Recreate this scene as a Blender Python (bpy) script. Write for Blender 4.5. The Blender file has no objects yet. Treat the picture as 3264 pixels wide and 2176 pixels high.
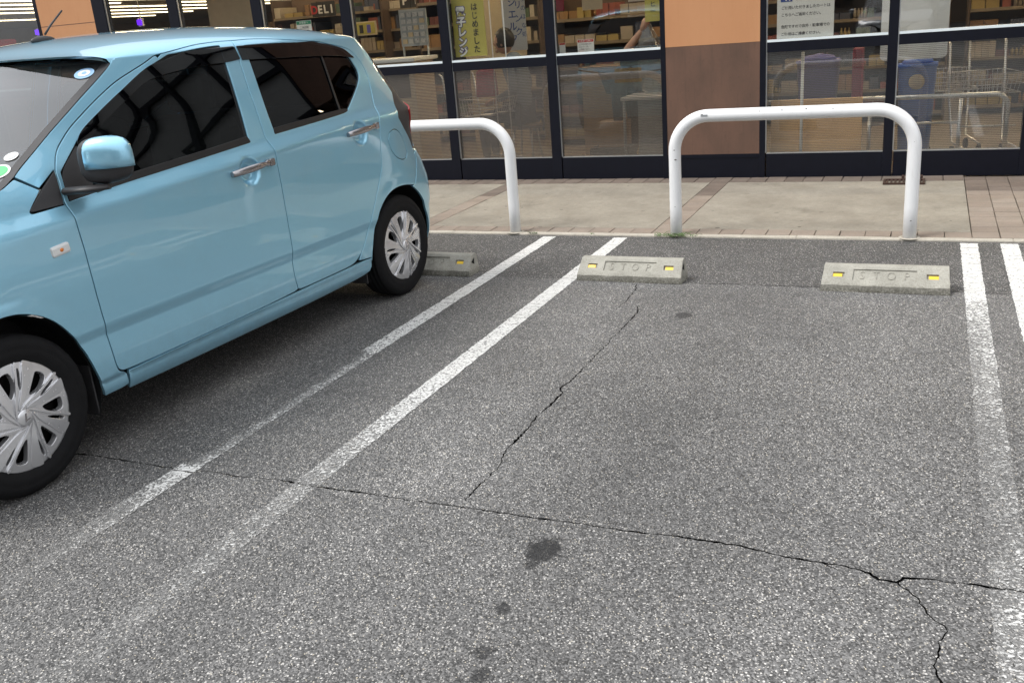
import bpy, bmesh, math, random
import numpy as np
from mathutils import Vector, Matrix, geometry

random.seed(7); np.random.seed(7)
sc = bpy.context.scene
C = sc.collection
R = math.radians

# ------------------------------------------------------------------ camera
cam = bpy.data.cameras.new('camera'); camo = bpy.data.objects.new('camera', cam); C.objects.link(camo)
YAW, PITCH, ROLL = .4282, .3250, -.0806
f_ = Vector((-math.sin(YAW)*math.cos(PITCH), math.cos(YAW)*math.cos(PITCH), -math.sin(PITCH)))
r_ = Vector((math.cos(YAW), math.sin(YAW), 0)); u_ = r_.cross(f_)
cr, sr = math.cos(ROLL), math.sin(ROLL)
rr, uu = cr*r_+sr*u_, -sr*r_+cr*u_
mw = Matrix.Identity(4)
for i in range(3):
    mw[i][0], mw[i][1], mw[i][2] = rr[i], uu[i], -f_[i]
mw[0][3], mw[1][3], mw[2][3] = 1.8753, -5.9082, 1.3974
camo.matrix_world = mw
cam.sensor_width = 36; cam.sensor_fit = 'HORIZONTAL'; cam.lens = 3000.4/3264*36
cam.clip_start = .05; cam.clip_end = 600
sc.camera = camo

# ------------------------------------------------------------------ sky, sun, exposure (bright overcast)
W = bpy.data.worlds.new('World'); sc.world = W; W.use_nodes = True
nt = W.node_tree; nt.nodes.clear()
sky = nt.nodes.new('ShaderNodeTexSky'); sky.sky_type = 'NISHITA'; sky.sun_disc = False
SUN_EL, SUN_AZ = R(54), R(-128)          # azimuth of the sun, clockwise from +Y
sky.sun_elevation = SUN_EL; sky.sun_rotation = SUN_AZ
sky.air_density = 1.6; sky.dust_density = 6.0; sky.ozone_density = 1.0
hs = nt.nodes.new('ShaderNodeHueSaturation'); hs.inputs['Saturation'].default_value = .22
bg = nt.nodes.new('ShaderNodeBackground'); bg.inputs['Strength'].default_value = .135
ow = nt.nodes.new('ShaderNodeOutputWorld')
cl = nt.nodes.new('ShaderNodeMix'); cl.data_type = 'RGBA'; cl.inputs[0].default_value = .72      # even cloud sheet over the clear sky
# overcast luminance rises smoothly from the horizon to the zenith
wg = nt.nodes.new('ShaderNodeNewGeometry'); wx = nt.nodes.new('ShaderNodeSeparateXYZ'); nt.links.new(wg.outputs['Incoming'], wx.inputs[0])
ab = nt.nodes.new('ShaderNodeMath'); ab.operation = 'ABSOLUTE'; nt.links.new(wx.outputs['Z'], ab.inputs[0])
ov = nt.nodes.new('ShaderNodeMath'); ov.operation = 'MULTIPLY_ADD'; nt.links.new(ab.outputs[0], ov.inputs[0]); ov.inputs[1].default_value = 5.4; ov.inputs[2].default_value = 4.0
tn_ = nt.nodes.new('ShaderNodeVectorMath'); tn_.operation = 'SCALE'; tn_.inputs[0].default_value = (.97, .995, 1.03); nt.links.new(ov.outputs[0], tn_.inputs['Scale']); nt.links.new(tn_.outputs[0], cl.inputs[7])
nt.links.new(sky.outputs[0], hs.inputs['Color']); nt.links.new(hs.outputs[0], cl.inputs[6]); nt.links.new(cl.outputs[2], bg.inputs[0]); nt.links.new(bg.outputs[0], ow.inputs[0])
sun = bpy.data.lights.new('sun', 'SUN'); suno = bpy.data.objects.new('sun', sun); C.objects.link(suno)
sun.energy = 1.5; sun.angle = R(20); sun.color = (1, .97, .93)
sd = Vector((math.sin(SUN_AZ)*math.cos(SUN_EL), math.cos(SUN_AZ)*math.cos(SUN_EL), math.sin(SUN_EL)))
suno.rotation_euler = (-sd).to_track_quat('-Z', 'Y').to_euler()
sc.view_settings.view_transform = 'Standard'; sc.view_settings.look = 'None'
sc.view_settings.exposure = .54; sc.view_settings.gamma = 1; sc.view_settings.use_curve_mapping = False
sc.render.engine = 'CYCLES'
sc.cycles.use_denoising = True
sc.cycles.max_bounces = 8; sc.cycles.transparent_max_bounces = 16
sc.cycles.caustics_reflective = False; sc.cycles.caustics_refractive = False
sc.cycles.sample_clamp_indirect = 6.0

# ------------------------------------------------------------------ helpers
def tag(o, label=None, cat=None, group=None, kind=None):
    if label: o['label'] = label
    if cat: o['category'] = cat
    if group: o['group'] = group
    if kind: o['kind'] = kind
    return o

def empty(name, loc=(0, 0, 0), rz=0, label=None, cat=None, group=None, kind=None):
    o = bpy.data.objects.new(name, None); C.objects.link(o)
    o.location = loc; o.rotation_euler = (0, 0, rz); o.empty_display_size = .1
    return tag(o, label, cat, group, kind)

def link(name, me, m, parent=None, loc=None, rz=0):
    o = bpy.data.objects.new(name, me); C.objects.link(o)
    if m is not None and len(me.materials) == 0:
        for x in (m if isinstance(m, (list, tuple)) else [m]): me.materials.append(x)
    if parent: o.parent = parent
    if loc is not None: o.location = loc
    if rz: o.rotation_euler = (0, 0, rz)
    return o

class MB:
    """collects simple solids into one mesh"""
    def __init__(s): s.bm = bmesh.new()
    def box(s, x0, x1, y0, y1, z0, z1, b=0, mi=0):
        vs = [s.bm.verts.new(p) for p in ((x0,y0,z0),(x1,y0,z0),(x1,y1,z0),(x0,y1,z0),(x0,y0,z1),(x1,y0,z1),(x1,y1,z1),(x0,y1,z1))]
        fs = [s.bm.faces.new([vs[i] for i in q]) for q in ((3,2,1,0),(4,5,6,7),(0,1,5,4),(1,2,6,5),(2,3,7,6),(3,0,4,7))]
        for f in fs: f.material_index = mi
        if b:
            es = list({e for f in fs for e in f.edges})
            bmesh.ops.bevel(s.bm, geom=es, offset=b, segments=2, profile=.5, affect='EDGES')
        return s
    def tube(s, pts, r, n=12, cap=True):
        pts = [Vector(p) for p in pts]; rs = r if isinstance(r, (list, tuple)) else [r]*len(pts)
        t0 = (pts[1]-pts[0]).normalized()
        a = t0.orthogonal().normalized(); rings = []
        for i, p in enumerate(pts):
            if i == 0: t = pts[1]-pts[0]
            elif i == len(pts)-1: t = pts[-1]-pts[-2]
            else: t = (pts[i+1]-pts[i]).normalized()+(pts[i]-pts[i-1]).normalized()
            t.normalize(); a = (a-t*a.dot(t)).normalized(); b = t.cross(a)
            rings.append([s.bm.verts.new(p+(a*math.cos(k*2*math.pi/n)+b*math.sin(k*2*math.pi/n))*rs[i]) for k in range(n)])
        for A, B in zip(rings, rings[1:]):
            for k in range(n):
                f = s.bm.faces.new((A[k], A[(k+1) % n], B[(k+1) % n], B[k])); f.smooth = True
        if cap:
            s.bm.faces.new(rings[0][::-1]); s.bm.faces.new(rings[-1])
        return s
    def lathe(s, prof, n=48, axis='X', c=(0, 0, 0), smooth=True):
        """prof: (axial, radius) list"""
        c = Vector(c); rings = []
        for ax, rad in prof:
            ring = []
            for k in range(n):
                t = k*2*math.pi/n; ca, sa = rad*math.cos(t), rad*math.sin(t)
                v = (ax, ca, sa) if axis == 'X' else ((ca, ax, sa) if axis == 'Y' else (ca, sa, ax))
                ring.append(s.bm.verts.new(c+Vector(v)))
            rings.append(ring)
        for A, B in zip(rings, rings[1:]):
            for k in range(n):
                f = s.bm.faces.new((A[k], A[(k+1) % n], B[(k+1) % n], B[k])); f.smooth = smooth
        return s
    def poly(s, pts, d=None):
        """a polygon, extruded by vector d when given"""
        vs = [s.bm.verts.new(p) for p in pts]; f = s.bm.faces.new(vs)
        if d is not None:
            e = bmesh.ops.extrude_face_region(s.bm, geom=[f])
            for v in e['geom']:
                if isinstance(v, bmesh.types.BMVert): v.co += Vector(d)
        return s
    def sphere(s, c, rad, n=12, sx=1, sy=1, sz=1):
        m = Matrix.Translation(c) @ Matrix.Diagonal((rad*sx, rad*sy, rad*sz, 1))
        r = bmesh.ops.create_uvsphere(s.bm, u_segments=n*2, v_segments=n, radius=1, matrix=m)
        for v in r['verts']:
            for f in v.link_faces: f.smooth = True
        return s
    def mesh(s, name, fix=True):
        if fix: bmesh.ops.recalc_face_normals(s.bm, faces=s.bm.faces)
        me = bpy.data.meshes.new(name); s.bm.to_mesh(me); s.bm.free(); return me
    def obj(s, name, m, parent=None, loc=None, rz=0, fix=True): return link(name, s.mesh(name, fix), m, parent, loc, rz)

def text_mesh(txt, size, depth=.0, align='LEFT', bold=0.0, spacing=1.0):
    cu = bpy.data.curves.new('txt', 'FONT'); cu.body = txt; cu.size = size; cu.extrude = depth; cu.align_x = align
    cu.resolution_u = 3; cu.offset = bold; cu.space_character = spacing
    o = bpy.data.objects.new('txt', cu); C.objects.link(o)
    dg = bpy.context.evaluated_depsgraph_get(); dg.update()
    me = bpy.data.meshes.new_from_object(o.evaluated_get(dg))
    bpy.data.objects.remove(o); bpy.data.curves.remove(cu)
    return me

def text_obj(name, txt, size, m, parent, loc, depth=.0004, align='LEFT', bold=0.0, spacing=1.0, rot=(math.pi/2, 0, 0)):
    me = text_mesh(txt, size, depth, align, bold, spacing); me.materials.clear()
    o = link(name, me, m, parent); o.location = loc; o.rotation_euler = rot; return o

# ------------------------------------------------------------------ materials
class N:
    def __init__(s, name):
        s.m = bpy.data.materials.new(name); s.m.use_nodes = True; s.t = s.m.node_tree; s.t.nodes.clear()
        s.out = s.t.nodes.new('ShaderNodeOutputMaterial')
    def n(s, typ, **kw):
        d = s.t.nodes.new('ShaderNode'+typ)
        for k, v in kw.items():
            if k.startswith('i_'):
                key = k[2:].replace('_', ' ')
                d.inputs[int(key) if key.isdigit() else key].default_value = v
            else: setattr(d, k, v)
        return d
    def l(s, a, b): s.t.links.new(a, b)
    def pos(s, scale=(1, 1, 1), obj=True):
        tc = s.n('TexCoord'); mp = s.n('Mapping'); mp.inputs['Scale'].default_value = scale
        s.l(tc.outputs['Object'], mp.inputs[0]); return mp.outputs[0]
    def gpos(s, scale=(1, 1, 1)):
        g = s.n('NewGeometry'); mp = s.n('Mapping'); mp.inputs['Scale'].default_value = scale
        s.l(g.outputs['Position'], mp.inputs[0]); return mp.outputs[0]
    def noise(s, vec, scale, detail=4, rough=.55):
        d = s.n('TexNoise'); d.inputs['Scale'].default_value = scale; d.inputs['Detail'].default_value = detail; d.inputs['Roughness'].default_value = rough
        s.l(vec, d.inputs['Vector']); return d.outputs['Fac']
    def ramp(s, fac, stops, interp='LINEAR'):
        d = s.n('ValToRGB'); d.color_ramp.interpolation = interp; e = d.color_ramp.elements
        while len(e) < len(stops): e.new(.5)
        for k, (p, c) in enumerate(stops):
            e[k].position = p; e[k].color = (*c, 1) if isinstance(c, (tuple, list)) else (c, c, c, 1)
        s.l(fac, d.inputs[0]); return d.outputs[0]
    def mix(s, f, a, b, typ='MIX'):
        d = s.n('Mix', data_type='RGBA', blend_type=typ)
        for i, v in ((0, f), (6, a), (7, b)):
            if hasattr(v, 'is_linked'): s.l(v, d.inputs[i])
            elif isinstance(v, (int, float)): d.inputs[i].default_value = v if i == 0 else (v, v, v, 1)
            else: d.inputs[i].default_value = (*v, 1)
        return d.outputs[2]
    def math(s, op, a, b=None, c=None, clamp=False):
        d = s.n('Math', operation=op, use_clamp=clamp)
        for k, v in enumerate((a, b, c)):
            if v is None: continue
            if isinstance(v, (int, float)): d.inputs[k].default_value = v
            else: s.l(v, d.inputs[k])
        return d.outputs[0]
    def bump(s, h, strength=.3, dist=.01):
        d = s.n('Bump'); d.inputs['Strength'].default_value = strength; d.inputs['Distance'].default_value = dist
        s.l(h, d.inputs['Height']); return d.outputs[0]
    def bsdf(s, **kw):
        d = s.n('BsdfPrincipled')
        for k, v in kw.items():
            key = k.replace('_', ' ')
            sock = d.inputs[key]
            if hasattr(v, 'links') and hasattr(v, 'node'): s.l(v, sock)
            elif isinstance(v, (tuple, list)) and len(v) == 3 and sock.type == 'RGBA': sock.default_value = (*v, 1)
            else: sock.default_value = v
        return d
    def done(s, sh): s.l(sh.outputs[0] if hasattr(sh, 'outputs') else sh, s.out.inputs['Surface']); return s.m

def plain(name, col, rough=.5, metal=0, var=.12, scale=14, bump=0, coat=0, bscale=90, spec=.5):
    """base colour with soft mottling, roughness wear and optional fine relief"""
    k = N(name); p = k.pos(); n1 = k.noise(p, scale, 5); n2 = k.noise(p, scale*7, 3)
    a = tuple(max(0, c*(1-var)) for c in col); b = tuple(min(1, c*(1+var)) for c in col)
    c = k.mix(n1, a, b)
    rg = k.math('MULTIPLY_ADD', n2, .18, rough-.09, clamp=True)
    kw = dict(Base_Color=c, Roughness=rg, Metallic=metal, Coat_Weight=coat, Specular_IOR_Level=spec)
    if bump: kw['Normal'] = k.bump(k.noise(p, bscale, 3), bump, .004)
    return k.done(k.bsdf(**kw))

def emit(name, col, s):
    k = N(name); e = k.n('Emission'); e.inputs[0].default_value = (*col, 1); e.inputs[1].default_value = s
    return k.done(e)

def thin_glass(name, tint, ior=1.5, rough=0.0, stripes=None, dirt=.0, boost=1.0, dcol=(.42,.40,.36)):
    """sheet glass: a tinted see-through layer under a Fresnel mirror; optional printed stripes and painted haze"""
    k = N(name); tr = k.n('BsdfTransparent'); tr.inputs[0].default_value = (*tint, 1)
    gl = k.n('BsdfGlossy'); gl.inputs['Roughness'].default_value = rough; gl.inputs[0].default_value = (.95, .97, 1, 1)
    # Schlick reflectance, the same from both faces of the sheet
    lw = k.n('LayerWeight'); lw.inputs['Blend'].default_value = .5
    f5 = k.math('POWER', lw.outputs['Facing'], 4.0)
    f0 = ((ior-1)/(ior+1))**2
    fac = k.math('MULTIPLY_ADD', f5, 1-f0, f0, clamp=True)
    if boost != 1: fac = k.math('MULTIPLY', fac, boost, clamp=True)
    base = tr.outputs[0]
    if dirt or stripes:
        df = k.n('BsdfDiffuse'); df.inputs[0].default_value = (*dcol, 1)
        mx0 = k.n('MixShader')
        nz = k.noise(k.gpos((1, 1, 1)), 3.0, 5)
        hazef = k.math('MULTIPLY', nz, dirt)  # dirt amount: a painted milky haze, broken up by noise
        if stripes:
            g = k.n('NewGeometry'); sx = k.n('SeparateXYZ'); k.l(g.outputs['Position'], sx.inputs[0])
            fr = k.math('FRACT', k.math('MULTIPLY', sx.outputs['Z'], 1/stripes[0]))
            st = k.math('LESS_THAN', fr, stripes[1])
            hazef = k.math('ADD', hazef, k.math('MULTIPLY', st, stripes[2]), clamp=True)
        k.l(hazef, mx0.inputs[0]); k.l(tr.outputs[0], mx0.inputs[1]); k.l(df.outputs[0], mx0.inputs[2]); base = mx0.outputs[0]
    mx = k.n('MixShader'); k.l(fac, mx.inputs[0]); k.l(base, mx.inputs[1]); k.l(gl.outputs[0], mx.inputs[2])
    return k.done(mx.outputs[0])

STAINS = [(.955,-3.795,.052,.075,1),(.948,-3.872,.022,.022,.8),(.955,-4.079,.022,.026,.85),(.983,-4.252,.026,.028,.75),(1.010,-4.338,.024,.034,.8),
          (.84,-1.618,.045,.05,.75),(.785,-3.224,.016,.02,.6),(1.72,-2.2,.02,.02,.3)]
def asphalt(name, light=.16, base=.052, stone=150, strip=False):
    k = N(name); p = k.gpos()
    wv = k.n('TexNoise'); wv.inputs['Scale'].default_value = 60; k.l(p, wv.inputs['Vector'])
    vm = k.n('VectorMath', operation='MULTIPLY_ADD'); k.l(wv.outputs['Color'], vm.inputs[0]); vm.inputs[1].default_value = (.006,.006,.0); k.l(p, vm.inputs[2])
    def vor(sc_):
        v = k.n('TexVoronoi', voronoi_dimensions='2D'); v.inputs['Scale'].default_value = sc_; k.l(vm.outputs[0], v.inputs['Vector']); return v
    v1 = vor(stone); v2 = vor(stone*.55)
    big = k.noise(p, .55, 5, .6); mid = k.noise(p, 3.5, 5, .6)
    s1 = k.n('SeparateColor'); k.l(v1.outputs['Color'], s1.inputs[0])
    s2 = k.n('SeparateColor'); k.l(v2.outputs['Color'], s2.inputs[0])
    # grey matrix stones
    c1 = k.ramp(s1.outputs[0], [(0, base*.38), (.35, base*.82), (.7, base*1.3), (1, base*2.0)])
    # pale exposed aggregate: a share of cells, more where the surface is worn
    wear = k.math('MULTIPLY_ADD', mid, .30, light-.15)
    wear = k.math('MULTIPLY_ADD', k.math('SUBTRACT', big, .5), .22, wear)
    pale = k.math('LESS_THAN', s1.outputs[1], wear)
    core = k.math('LESS_THAN', v1.outputs['Distance'], .42)
    pale = k.math('MULTIPLY', pale, core)
    pcol = k.ramp(s1.outputs[2], [(0, (.20,.195,.188)), (.5, (.34,.333,.32)), (.85, (.54,.53,.51)), (1, (.53,.48,.38))])
    c = k.mix(pale, c1, pcol)
    pale2 = k.math('MULTIPLY', k.math('LESS_THAN', s2.outputs[1], k.math('MULTIPLY', wear, .22)), k.math('LESS_THAN', v2.outputs['Distance'], .33))
    c = k.mix(pale2, c, (.55,.54,.52))
    c = k.mix(1.0, c, (1.012, 1.0, .99), 'MULTIPLY')
    # broad tone drift, tyre polish and damp patches
    c = k.mix(.40, c, k.ramp(big, [(.3, .7), (.7, 1.25)]), 'MULTIPLY')
    c = k.mix(.35, c, k.ramp(k.noise(p, 1.3, 6, .65), [(.35, .7), (.65, 1.2)]), 'MULTIPLY')
    # oil drips
    sx = k.n('SeparateXYZ'); k.l(p, sx.inputs[0]); wob = k.noise(p, 38, 3)
    acc = None
    if not strip:
        # wheel tracks polished pale and an oil-darkened lane down the middle of the bay
        wx_ = k.math('MULTIPLY_ADD', k.math('SUBTRACT', k.noise(k.gpos((1, .35, 1)), 2.0, 5, .6), .5), .7, sx.outputs['X'])
        def lane(x0, s): d_ = k.math('DIVIDE', k.math('SUBTRACT', wx_, x0), s); return k.math('POWER', 2.718, k.math('MULTIPLY', k.math('MULTIPLY', d_, d_), -1.0))
        tr_ = k.math('ADD', lane(.42, .17), lane(1.72, .17)); oil = lane(1.07, .24)
        f_l = k.math('ADD', k.math('MULTIPLY', tr_, .11), k.math('MULTIPLY_ADD', oil, -.13, 1.0))
        lc = k.n('CombineColor')
        for q_ in range(3): k.l(f_l, lc.inputs[q_])
        c = k.mix(1.0, c, lc.outputs[0], 'MULTIPLY')
        for (x, y, a, b, st) in STAINS:
            dx = k.math('DIVIDE', k.math('SUBTRACT', sx.outputs['X'], x), a); dy = k.math('DIVIDE', k.math('SUBTRACT', sx.outputs['Y'], y), b)
            d = k.math('SQRT', k.math('ADD', k.math('MULTIPLY', dx, dx), k.math('MULTIPLY', dy, dy)))
            d = k.math('MULTIPLY_ADD', k.math('SUBTRACT', wob, .5), 1.5, d)
            q = k.n('MapRange', interpolation_type='SMOOTHSTEP'); k.l(d, q.inputs[0]); q.inputs[1].default_value = 1.2; q.inputs[2].default_value = .65; q.inputs[3].default_value = 0; q.inputs[4].default_value = st
            acc = q.outputs[0] if acc is None else k.math('MAXIMUM', acc, q.outputs[0])
        c = k.mix(k.math('MULTIPLY', acc, .86), c, (.012,.012,.013))
    h = k.math('MULTIPLY_ADD', v1.outputs['Distance'], -1.0, s1.outputs[2])
    nrm = k.bump(h, .55, .003)
    rg = k.math('MULTIPLY_ADD', s1.outputs[0], .25, .62)
    return k.done(k.bsdf(Base_Color=c, Roughness=rg, Normal=nrm, Specular_IOR_Level=.4))

def line_paint(name):
    k = N(name); p = k.gpos()
    at = k.n('Attribute', attribute_name='wear'); w = at.outputs['Fac']
    v = k.n('TexVoronoi', voronoi_dimensions='2D'); v.inputs['Scale'].default_value = 150; k.l(p, v.inputs['Vector'])
    s1 = k.n('SeparateColor'); k.l(v.outputs['Color'], s1.inputs[0])
    n1 = k.noise(p, 16, 6, .7); n2 = k.noise(p, 120, 3)
    # thickness of paint left on each stone
    t = k.math('ADD', k.math('MULTIPLY', s1.outputs[0], .34), k.math('ADD', k.math('MULTIPLY', n1, .5), k.math('MULTIPLY', n2, .30)))
    q = k.n('MapRange'); k.l(k.math('SUBTRACT', t, w), q.inputs[0]); q.inputs[1].default_value = -.07; q.inputs[2].default_value = .09
    cr_ = k.n('TexVoronoi', feature='DISTANCE_TO_EDGE', voronoi_dimensions='2D'); cr_.inputs['Scale'].default_value = 1
    pm = k.n('VectorMath', operation='MULTIPLY'); k.l(p, pm.inputs[0]); pm.inputs[1].default_value = (22, 48, 1)
    pd = k.n('VectorMath', operation='ADD'); k.l(pm.outputs[0], pd.inputs[0]); nzc = k.n('TexNoise'); nzc.inputs['Scale'].default_value = 25; k.l(p, nzc.inputs['Vector']); k.l(nzc.outputs['Color'], pd.inputs[1])
    k.l(pd.outputs[0], cr_.inputs['Vector'])
    crack = k.math('LESS_THAN', cr_.outputs['Distance'], k.math('MULTIPLY', n1, .055))
    crk = k.math('MULTIPLY', crack, k.math('GREATER_THAN', k.math('ADD', w, n2), .62))
    # a thin film of paint stays in the surface after the thick coat has gone
    hz = k.math('MULTIPLY', k.math('SUBTRACT', .81, w, clamp=True), 1.0)
    hz = k.math('MINIMUM', k.math('MULTIPLY', hz, k.math('MULTIPLY_ADD', n1, 1.2, .3)), .30)
    al = k.math('MULTIPLY', k.math('MAXIMUM', q.outputs[0], hz), k.math('SUBTRACT', 1.0, crk))
    col = k.mix(k.noise(p, 7, 5), (.63,.63,.61), (.80,.80,.79))
    col = k.mix(k.math('MULTIPLY', n2, .25), col, (.45,.44,.42))
    b = k.bsdf(Base_Color=col, Roughness=.6, Normal=k.bump(k.math('ADD', n2, s1.outputs[1]), .25, .002))
    tr = k.n('BsdfTransparent'); mx = k.n('MixShader'); k.l(al, mx.inputs[0]); k.l(tr.outputs[0], mx.inputs[1]); k.l(b.outputs[0], mx.inputs[2])
    return k.done(mx.outputs[0])

def concrete(name, c0, c1, dirt, scale=5, bump=.3, moss=0, speck=.5, gum=False):
    k = N(name); p = k.gpos(); n1 = k.noise(p, scale, 7, .62); n2 = k.noise(p, scale*11, 5, .7); n3 = k.noise(p, 260, 3, .6)
    c = k.mix(k.ramp(n1, [(.3, 0), (.7, 1)]), c0, c1)
    c = k.mix(k.math('MULTIPLY', k.ramp(n2, [(.45, 0), (.75, 1)]), .45), c, dirt)
    sp = k.ramp(n3, [(.34, 1), (.42, 0)])
    c = k.mix(k.math('MULTIPLY', sp, speck), c, tuple(x*.35 for x in dirt))
    if gum:      # trodden gum and dark spots
        vg = k.n('TexVoronoi', voronoi_dimensions='2D'); vg.inputs['Scale'].default_value = 3.2; k.l(p, vg.inputs['Vector']); sg_ = k.n('SeparateColor'); k.l(vg.outputs['Color'], sg_.inputs[0])
        spot = k.math('LESS_THAN', vg.outputs['Distance'], k.math('MULTIPLY', sg_.outputs[0], .055))
        c = k.mix(k.math('MULTIPLY', spot, k.math('MULTIPLY', sg_.outputs[1], .8)), c, (.05,.045,.04))
        st_ = k.ramp(k.noise(k.gpos((1, .8, 1)), 2.1, 7, .72), [(.56, 0), (.66, 1)])
        c = k.mix(k.math('MULTIPLY', st_, .42), c, tuple(x*.75 for x in dirt))
    if moss:
        g = k.n('NewGeometry'); sx = k.n('SeparateXYZ'); k.l(g.outputs['Position'], sx.inputs[0])
        low = k.n('MapRange'); k.l(sx.outputs['Z'], low.inputs[0]); low.inputs[1].default_value = .05; low.inputs[2].default_value = .0
        mm = k.math('MULTIPLY', low.outputs[0], k.ramp(n2, [(.35, 0), (.6, 1)]))
        c = k.mix(k.math('MULTIPLY', mm, moss), c, (.07,.068,.05))
    return k.done(k.bsdf(Base_Color=c, Roughness=.85, Normal=k.bump(k.math('ADD', n2, n3), bump, .004), Specular_IOR_Level=.3))

def pave_mat(name, c0, c1, dirt, per=True):
    """clay/concrete pavers: each piece has its own tint, with random worn and dirty blotches"""
    k = N(name); p = k.gpos(); oi = k.n('ObjectInfo')
    n1 = k.noise(p, 9, 6, .65); n2 = k.noise(p, 140, 4, .65); n4 = k.noise(p, 2.2, 6, .7)
    c = k.mix(oi.outputs['Random'], c0, c1)
    c = k.mix(k.math('MULTIPLY', k.ramp(n1, [(.4, 0), (.75, 1)]), .4), c, dirt)
    c = k.mix(k.math('MULTIPLY', k.ramp(n4, [(.48, 0), (.62, 1)]), .35), c, dirt)
    c = k.mix(k.math('MULTIPLY', k.ramp(n2, [(.36, 1), (.45, 0)]), .3), c, tuple(x*.4 for x in dirt))
    return k.done(k.bsdf(Base_Color=c, Roughness=.82, Normal=k.bump(n2, .3, .003), Specular_IOR_Level=.3))

def wall_paint(name, col, dirt, amt=.35):
    k = N(name); p = k.gpos(); n1 = k.noise(k.gpos((1,1,.45)), 3.2, 6, .65); n2 = k.noise(p, 320, 3); n3 = k.noise(k.gpos((14, 1, 1.2)), 2.5, 5, .6)
    c = k.mix(k.math('MULTIPLY', k.ramp(n1, [(.4, 0), (.75, 1)]), amt), col, dirt)
    c = k.mix(k.math('MULTIPLY', k.ramp(n3, [(.55, 0), (.8, 1)]), amt*.6), c, dirt)
    n5 = k.noise(k.gpos((2.5, 1, 30)), 7, 4, .7); n6 = k.noise(p, 1.7, 4)      # scrapes from trolleys
    c = k.mix(k.math('MULTIPLY', k.math('MULTIPLY', k.ramp(n5, [(.66, 0), (.70, 1)]), k.ramp(n6, [(.5, 0), (.62, 1)])), .5), c, tuple(min(1, x*1.9) for x in col))
    c = k.mix(k.math('MULTIPLY', k.ramp(k.noise(p, 26, 6, .72), [(.60, 0), (.74, 1)]), amt*.5), c, tuple(x*.5 for x in dirt))
    return k.done(k.bsdf(Base_Color=c, Roughness=.7, Normal=k.bump(n2, .35, .002), Specular_IOR_Level=.35))

def car_paint(name, col):
    k = N(name); p = k.pos(); fl = k.n('TexVoronoi'); fl.inputs['Scale'].default_value = 1400; k.l(p, fl.inputs['Vector'])
    s1 = k.n('SeparateColor'); k.l(fl.outputs['Color'], s1.inputs[0])
    c = k.mix(k.math('MULTIPLY', s1.outputs[0], .22), col, tuple(min(1, x*1.35+.02) for x in col))
    du = k.noise(p, 6, 6, .7)
    c = k.mix(k.math('MULTIPLY', k.ramp(du, [(.5, 0), (.8, 1)]), .06), c, (.3,.29,.27))
    # road film thrown up along the sills and behind the wheels
    sz = k.n('SeparateXYZ'); k.l(p, sz.inputs[0]); lo = k.n('MapRange', interpolation_type='SMOOTHSTEP'); k.l(sz.outputs['Z'], lo.inputs[0]); lo.inputs[1].default_value = .48; lo.inputs[2].default_value = .18
    gr = k.math('MULTIPLY', lo.outputs[0], k.ramp(k.noise(p, 11, 7, .7), [(.3, .15), (.75, 1)]))
    gr = k.math('MULTIPLY', gr, .30)
    c = k.mix(gr, c, (.16,.15,.135))
    rgh = k.math('MULTIPLY_ADD', gr, .5, .30)
    return k.done(k.bsdf(Base_Color=c, Metallic=.64, Roughness=rgh, Coat_Weight=1.0, Coat_Roughness=.02, Coat_IOR=1.65, Specular_IOR_Level=.5))

M_ = {}
M_['asphalt'] = asphalt('asphalt_worn', .22, .108, 212)
M_['asphalt_strip'] = asphalt('asphalt_fine', .15, .074, 205, strip=True)
M_['crack'] = plain('crack_dirt', (.010,.010,.009), .95, var=.5, scale=60)
M_['paint'] = line_paint('worn_line_paint')
M_['kerb'] = concrete('kerb_concrete', (.42,.39,.33), (.56,.52,.45), (.22,.20,.17), 7)
M_['slab'] = concrete('slab_concrete', (.25,.225,.185), (.36,.33,.275), (.18,.16,.13), 3.2, .25, speck=.35, gum=True)
M_['tile'] = pave_mat('paving_tile_pink', (.275,.224,.184), (.325,.275,.23), (.20,.168,.138))
M_['tile_dark'] = pave_mat('paving_tile_brown', (.165,.13,.108), (.21,.17,.142), (.10,.085,.07))  # darker set, laid towards the shop wall
M_['bed'] = plain('mortar_bed', (.16,.135,.11), .9, var=.3, bump=.3)
M_['stop'] = concrete('wheel_stop_concrete', (.33,.32,.28), (.48,.465,.41), (.20,.185,.15), 9, .5, moss=.85)
def guard_coat():
    k = N('white_powder_coat'); p = k.gpos(); s_ = k.n('SeparateXYZ'); k.l(p, s_.inputs[0])
    lo = k.n('MapRange'); k.l(s_.outputs['Z'], lo.inputs[0]); lo.inputs[1].default_value = .16; lo.inputs[2].default_value = .0
    n1 = k.noise(p, 45, 6, .7); n2 = k.noise(k.gpos((1, 1, .12)), 60, 5, .65); n3 = k.noise(p, 8, 4)
    c = k.mix(n3, (.83,.84,.85), (.87,.88,.89))
    c = k.mix(k.math('MULTIPLY', k.math('MULTIPLY', lo.outputs[0], n1), .45, clamp=True), c, (.22,.19,.15))
    c = k.mix(k.math('MULTIPLY', k.ramp(n2, [(.55, 0), (.8, 1)]), .16), c, (.40,.37,.33))
    c = k.mix(k.ramp(k.noise(p, 120, 4, .7), [(.705, 0), (.72, 1)]), c, (.20,.15,.12))
    return k.done(k.bsdf(Base_Color=c, Roughness=k.math('MULTIPLY_ADD', n1, .2, .24), Normal=k.bump(k.noise(p, 60, 3), .05, .003)))
M_['guard'] = guard_coat()
M_['chip'] = plain('chipped_steel', (.16,.15,.14), .6, metal=.4, var=.3)
M_['frame'] = plain('dark_anodised_frame', (.005,.006,.012), .42, metal=.0, var=.25, scale=20, spec=.22)
M_['alu'] = plain('bare_aluminium', (.62,.64,.66), .35, metal=.85, var=.08)
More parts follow.
